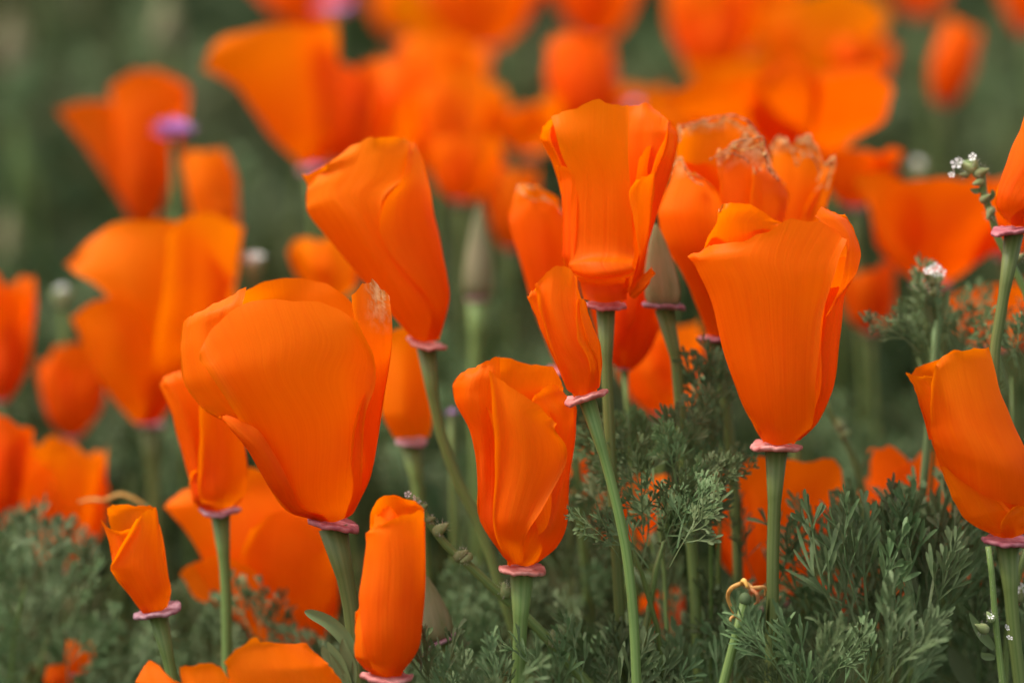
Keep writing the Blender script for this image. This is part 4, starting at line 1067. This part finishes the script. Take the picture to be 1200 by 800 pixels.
def leaf_mesh(r, mat, kind):
    V, F = leaf_geo(r, kind)
    me = bpy.data.meshes.new('leaf')
    me.from_pydata(V.tolist(), [], F)
    me.polygons.foreach_set('use_smooth', [True] * len(me.polygons))
    me.materials.append(mat)
    return me


lr = np.random.default_rng(21)
BROAD = [leaf_mesh(lr, M_LEAF, 'broad') for _ in range(7)]
FINE = [leaf_mesh(lr, M_LEAF_FRESH, 'fine') for _ in range(7)]
MID = [leaf_mesh(lr, M_LEAF, 'mid') for _ in range(7)]


def frame_matrix(o, y, z):
    y = y / np.linalg.norm(y)
    x = np.cross(y, z); x /= np.linalg.norm(x); z = np.cross(x, y)
    return Matrix(((x[0], y[0], z[0], o[0]), (x[1], y[1], z[1], o[1]), (x[2], y[2], z[2], o[2]), (0, 0, 0, 1)))


def leafy(label, c, spread, d, size, n, kinds, fan=60, stems=1, droop=.0, dd=.02, group='feathery poppy foliage', aim=0.0, sr=3.6):
    """A tuft of divided leaves: c the pixel its leaves spring from, spread the half-extent (x, y) of their bases, size the leaf length in pixels."""
    o0 = at(c[0], c[1], d)
    root = tag(empty('leafy_tuft', (o0[0], o0[1], 0)), label, 'foliage', group)
    org = np.array(root.location)
    s = PXM * d
    for k in range(stems):
        j = rng.uniform(-1, 1, 3)
        top = at(c[0] + spread[0] * .7 * (j[0] if stems > 1 else 0), c[1] - spread[1] * .2, d + dd * .6 * j[1])
        mid = at(c[0] + spread[0] * .3 * j[0], c[1] + spread[1], d + dd * .3 * j[1])
        foot = np.array([o0[0] + .01 * j[0], o0[1] + .008 * j[1], -.02])
        tube('stem', [top, mid, mid * .5 + foot * .5, foot], [sr * .2 * s, sr * .6 * s, sr * .8 * s, sr * .9 * s], M_STEM, root, 7, 5)
    for k in range(n):
        bx, by = rng.uniform(-1, 1), rng.uniform(-1, 1)
        a = R(np.clip(rng.normal() * .5 + bx * .55, -1, 1) * fan + aim)
        tilt = rng.normal() * .42
        base = at(c[0] + bx * spread[0], c[1] + by * spread[1], d + rng.uniform(-1, 1) * dd)
        y = math.sin(a) * RIGHT + math.cos(a) * UP * (1 - droop) + tilt * FWD
        z = -FWD * rng.uniform(.3, 1.1) + UP * rng.uniform(.2, .9) + RIGHT * rng.normal() * .45
        L = size * s * rng.uniform(.72, 1.12)
        o = bpy.data.objects.new('leaf', kinds[int(rng.integers(len(kinds)))])
        COL.objects.link(o)
        o.parent = root
        o.matrix_local = Matrix.Translation(Vector((-org[0], -org[1], -org[2]))) @ frame_matrix(base, y, z) @ Matrix.Diagonal((L, L, L, 1))
    return root


leafy('fine pale-green tuft of leaves at lower centre, between the two upright stems', (762, 640), (46, 30), .630, 108, 18, FINE, 60, 3, aim=0, sr=5)
leafy('dense upper tuft of fine leaves just left of the seed head stem', (775, 580), (50, 28), .650, 110, 17, FINE, 62, 2)
leafy('small frond rising left of the large right-hand cup', (846, 520), (5, 8), .662, 118, 4, MID, 18, 1, aim=-10, dd=.006)
leafy('frond turned right below the large right-hand cup', (832, 585), (8, 12), .640, 76, 4, FINE, 35, 1, aim=28, dd=.008)
leafy('broad-lobed dense tuft under the leaning right-edge poppy', (1034, 735), (60, 46), .640, 150, 42, BROAD, 40, 4)
leafy('back of the dense right tuft, darker and softer', (1082, 716), (58, 34), .665, 128, 30, BROAD, 42, 3)
leafy('low spreading tuft at the bottom right of the straight stem', (985, 815), (66, 24), .61, 108, 30, BROAD, 50, 3)
leafy('low tuft left of the straight stem at the bottom', (846, 826), (50, 22), .640, 110, 16, BROAD, 60, 3)
leafy('silvery low tuft at the bottom edge, right of the lower centre poppy stem', (706, 838), (66, 24), .638, 112, 32, BROAD, 45, 3)
leafy('small silvery tuft at the bottom edge, left of the lower centre stem', (568, 830), (34, 14), .605, 92, 11, BROAD, 50, 2)
leafy('small tuft rising beside the narrow rolled bud', (518, 836), (14, 12), .618, 104, 7, BROAD, 26, 1)
leafy('bushy green sprig around the white blossom tuft at right', (1098, 425), (36, 30), .668, 92, 11, FINE, 60, 2)
leafy('leaves around the stem of the sail-shaped poppy at the right edge', (1185, 450), (24, 40), .66, 86, 10, MID, 55, 1)
leafy('soft dark tuft at the left edge, below the blurred blooms', (36, 752), (56, 40), .71, 116, 17, MID, 55, 3)
leafy('upper frond of the left-edge foliage, against the squarish bloom', (30, 690), (26, 16), .69, 100, 7, MID, 55, 1, aim=10)
leafy('low dark foliage in the lower left corner', (60, 830), (80, 30), .71, 105, 19, MID, 55, 3)
leafy('foliage behind the small twisted poppy at lower left', (150, 840), (60, 40), .75, 120, 11, MID, 55, 2)
leafy('dark fronds in front of the wide open low poppy', (318, 760), (26, 14), .685, 92, 5, MID, 30, 1)
leafy('fronds crossing the red bowl behind the straight stem', (885, 690), (26, 14), .655, 112, 4, BROAD, 24, 2)
leafy('soft foliage behind the lower centre poppy stem', (555, 785), (70, 30), .69, 105, 22, MID, 60, 3)
leafy('soft dark foliage right of the lower centre poppy', (684, 690), (36, 60), .70, 112, 22, MID, 55, 3)
leafy('shaded foliage low between the two lower stems', (760, 785), (80, 36), .665, 118, 18, BROAD, 55, 3)
leafy('shaded foliage low behind the straight stem', (930, 795), (70, 30), .668, 112, 20, BROAD, 50, 3)
leafy('shaded foliage low behind the right tuft', (1120, 790), (70, 36), .665, 130, 22, BROAD, 50, 3)
leafy('loose foliage low in the right corner', (1185, 820), (40, 40), .66, 110, 14, MID, 55, 2)
leafy('foliage low at left between the two open poppies', (225, 830), (60, 40), .72, 130, 14, MID, 55, 2)
leafy('foliage low behind the narrow rolled bud', (430, 840), (60, 40), .69, 130, 16, MID, 55, 2)

for lab, c, sp, d, size, n in (('blurred pale foliage behind the large right-hand cup and its stem', (1000, 580), (60, 40), .86, 105, 14),
                               ('blurred foliage between the largest cup and the lower centre poppy', (535, 560), (50, 60), .84, 110, 16),
                               ('blurred foliage at left under the two-lobed bloom', (140, 560), (60, 40), .88, 110, 14),
                               ('blurred foliage left of the centre stems', (640, 480), (50, 50), .90, 110, 14),
                               ('blurred foliage behind the leafy sprig at the right edge', (1120, 560), (70, 40), .86, 100, 12),
                               ('blurred foliage at the left edge between the cut-off blooms', (30, 430), (40, 40), .95, 120, 10)):
    leafy(lab, c, sp, d, size, n, MID, 60, 3)

for lab, c, sp, d, size, n, kinds in (('faint light green tuft far back in the upper left', (150, 110), (40, 30), 1.55, 110, 7, FINE),
                                      ('faint tuft far back at the left edge, below the tan seed head', (40, 170), (40, 30), 1.4, 110, 8, MID),
                                      ('faint tuft far back between the sideways bloom and the flaring bloom', (262, 300), (30, 40), 1.2, 120, 6, MID),
                                      ('faint tuft far back in the upper right green', (1080, 160), (50, 30), 1.5, 120, 7, MID),
                                      ('faint light tuft far back at the right edge, upper part', (1180, 140), (30, 30), 1.35, 110, 5, FINE),
                                      ('faint tuft far back in the green gap above the centre bloom', (790, 110), (30, 20), 1.5, 90, 6, FINE),
                                      ('faint tuft far back in the gap left of the golden bloom', (590, 110), (24, 24), 1.5, 90, 5, FINE)):
    leafy(lab, c, sp, d, size, n, kinds, 65, 3)
bud_hood('faint tan seed head far back in the top left corner', (16, 74), (14, 10), 34, 1.45, [(16, 82), (18, 140), (20, 240)], 14, 0)
bud_hood('faint pinkish tan seed head far back at the top edge, left', (196, 48), (195, -10), 32, 1.5, [(196, 56), (198, 120), (200, 220)], 14, 0)
bud_hood('faint tan seed head far back below the left-edge tuft', (10, 290), (8, 244), 24, 1.3, [(10, 298), (12, 340), (14, 420)], 11, 0)

# the sprout with one plain blade and lobed leaves beside the rolled bud
o0 = at(412, 800, .606)
root = tag(empty('lobed_sprout', (o0[0], o0[1], 0)), 'sprout with one plain blue-green blade, left of the narrow rolled bud', 'plant')
strip('blade', [at(x, y, .606) for x, y in ((414, 790), (411, 762), (402, 744), (385, 728), (366, 719), (357, 716))], 17 * PXM * .606, M_LEAF_FRESH, root, 14, .3)
tube('stem', [at(414, 785, .606), at(416, 830, .606), np.array([o0[0], o0[1], -.02])], 4 * PXM * .606, M_STEM, root, 7)
for pts, w in (([(412, 812), (402, 790), (394, 770), (384, 752)], 16), ([(404, 792), (392, 778), (382, 766), (378, 756)], 12), ([(414, 805), (412, 780), (404, 762), (402, 748)], 13), ([(412, 800), (416, 780), (416, 764)], 8)):
    strip('leaf', [at(x, y, .604) for x, y in pts], w * PXM * .606, M_LEAF_FRESH, root, 10, .25)

# a smooth rounded leaf low at the centre
o0 = at(672, 800, .64)
root = tag(empty('rounded_leaf_plant', (o0[0], o0[1], 0)), 'plain rounded leaf low beside the end of the budding stem', 'plant')
strip('leaf', [at(x, y, .64) for x, y in ((684, 792), (680, 778), (674, 762), (668, 746), (664, 738))], 27 * PXM * .64, M_LEAF, root, 12, .12)
tube('stem', [at(684, 790, .64), at(686, 830, .64), np.array([o0[0], o0[1], -.02])], 3 * PXM * .64, M_STEM, root, 7)

o0 = at(1128, 810, .652)
root = tag(empty('rounded_leaf_plant', (o0[0], o0[1], 0)), 'plain pointed dull leaf at the bottom, left of the hairy stem', 'plant')
strip('leaf', [at(x, y, .652) for x, y in ((1142, 812), (1132, 792), (1120, 772), (1112, 758))], 22 * PXM * .652, M_LEAF, root, 12, .2)
tube('stem', [at(1142, 810, .652), at(1144, 840, .652), np.array([o0[0], o0[1], -.02])], 3 * PXM * .652, M_STEM, root, 7)


# ------------------------------------------------------------------ the meadow's undergrowth, one uncountable mass
def undergrowth():
    r = np.random.default_rng(5)
    protos = [leaf_geo(r, 'under', False) for _ in range(10)]
    pos = []
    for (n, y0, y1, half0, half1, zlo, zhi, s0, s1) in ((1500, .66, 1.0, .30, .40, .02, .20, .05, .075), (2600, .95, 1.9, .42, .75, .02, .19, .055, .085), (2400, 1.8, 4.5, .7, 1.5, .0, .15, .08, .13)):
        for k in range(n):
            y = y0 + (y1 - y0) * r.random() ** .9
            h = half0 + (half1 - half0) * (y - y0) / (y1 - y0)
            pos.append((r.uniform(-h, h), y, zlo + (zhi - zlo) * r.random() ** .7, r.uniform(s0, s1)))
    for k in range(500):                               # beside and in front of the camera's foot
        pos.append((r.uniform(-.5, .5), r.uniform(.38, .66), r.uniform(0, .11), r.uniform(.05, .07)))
    VV, FF, TT, off = [], [], [], 0
    for x, y, z, s in pos:
        V, F = protos[int(r.integers(len(protos)))]
        yaw = r.uniform(0, 6.28); el = r.uniform(.35, 1.35)
        d = np.array([math.cos(yaw) * math.cos(el), math.sin(yaw) * math.cos(el), math.sin(el)])
        u = np.array([-math.sin(yaw), math.cos(yaw), 0]); w = np.cross(u, d)
        W = V[:, :1] * s * u + V[:, 1:2] * s * d + V[:, 2:] * s * w + np.array([x, y, z])
        VV.append(W); FF.append(np.array(F) + off); off += len(V)
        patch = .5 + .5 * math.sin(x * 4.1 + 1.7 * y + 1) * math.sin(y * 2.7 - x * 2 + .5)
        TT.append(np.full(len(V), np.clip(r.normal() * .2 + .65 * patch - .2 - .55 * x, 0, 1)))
    V = np.vstack(VV); F = np.vstack(FF)
    me = bpy.data.meshes.new('undergrowth')
    me.vertices.add(len(V)); me.vertices.foreach_set('co', V.astype(np.float32).ravel())
    me.loops.add(F.size); me.loops.foreach_set('vertex_index', F.astype(np.int32).ravel())
    me.polygons.add(len(F)); me.polygons.foreach_set('loop_start', np.arange(0, F.size, 4, dtype=np.int32))
    me.update(calc_edges=True)
    a = me.attributes.new('tint', 'FLOAT', 'POINT'); a.data.foreach_set('value', np.concatenate(TT).astype(np.float32))
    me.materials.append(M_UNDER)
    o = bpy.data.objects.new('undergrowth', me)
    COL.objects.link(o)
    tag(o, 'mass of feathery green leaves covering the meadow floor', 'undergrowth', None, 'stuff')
    print('undergrowth faces', len(F))


undergrowth()


def meadow_grass():
    r = np.random.default_rng(9)
    V, F, T = [], [], []
    for k in range(1500):
        y = .7 + 3.2 * r.random() ** 1.3; h = .3 + .33 * y
        x = r.uniform(-h, h); z = r.uniform(.16, .27); lx, ly = r.normal() * .03, r.normal() * .03; w = r.uniform(.0008, .002)
        a = r.uniform(0, 3.14); sx, sy = math.cos(a) * w, math.sin(a) * w
        b = len(V); t = r.random()
        for q in (0, .4, .75, 1.0):
            ww = 1 - .85 * q ** 2
            V += [(x + lx * q * q - sx * ww, y + ly * q * q - sy * ww, z * q), (x + lx * q * q + sx * ww, y + ly * q * q + sy * ww, z * q)]
            T += [t, t]
        F += [(b + 2 * i, b + 2 * i + 1, b + 2 * i + 3, b + 2 * i + 2) for i in range(3)]
    tag(mk('meadow_grass', V, F, M_STALK, None, None, {'tint': T}), 'thin grass stalks standing through the undergrowth', 'grass', None, 'stuff')


meadow_grass()
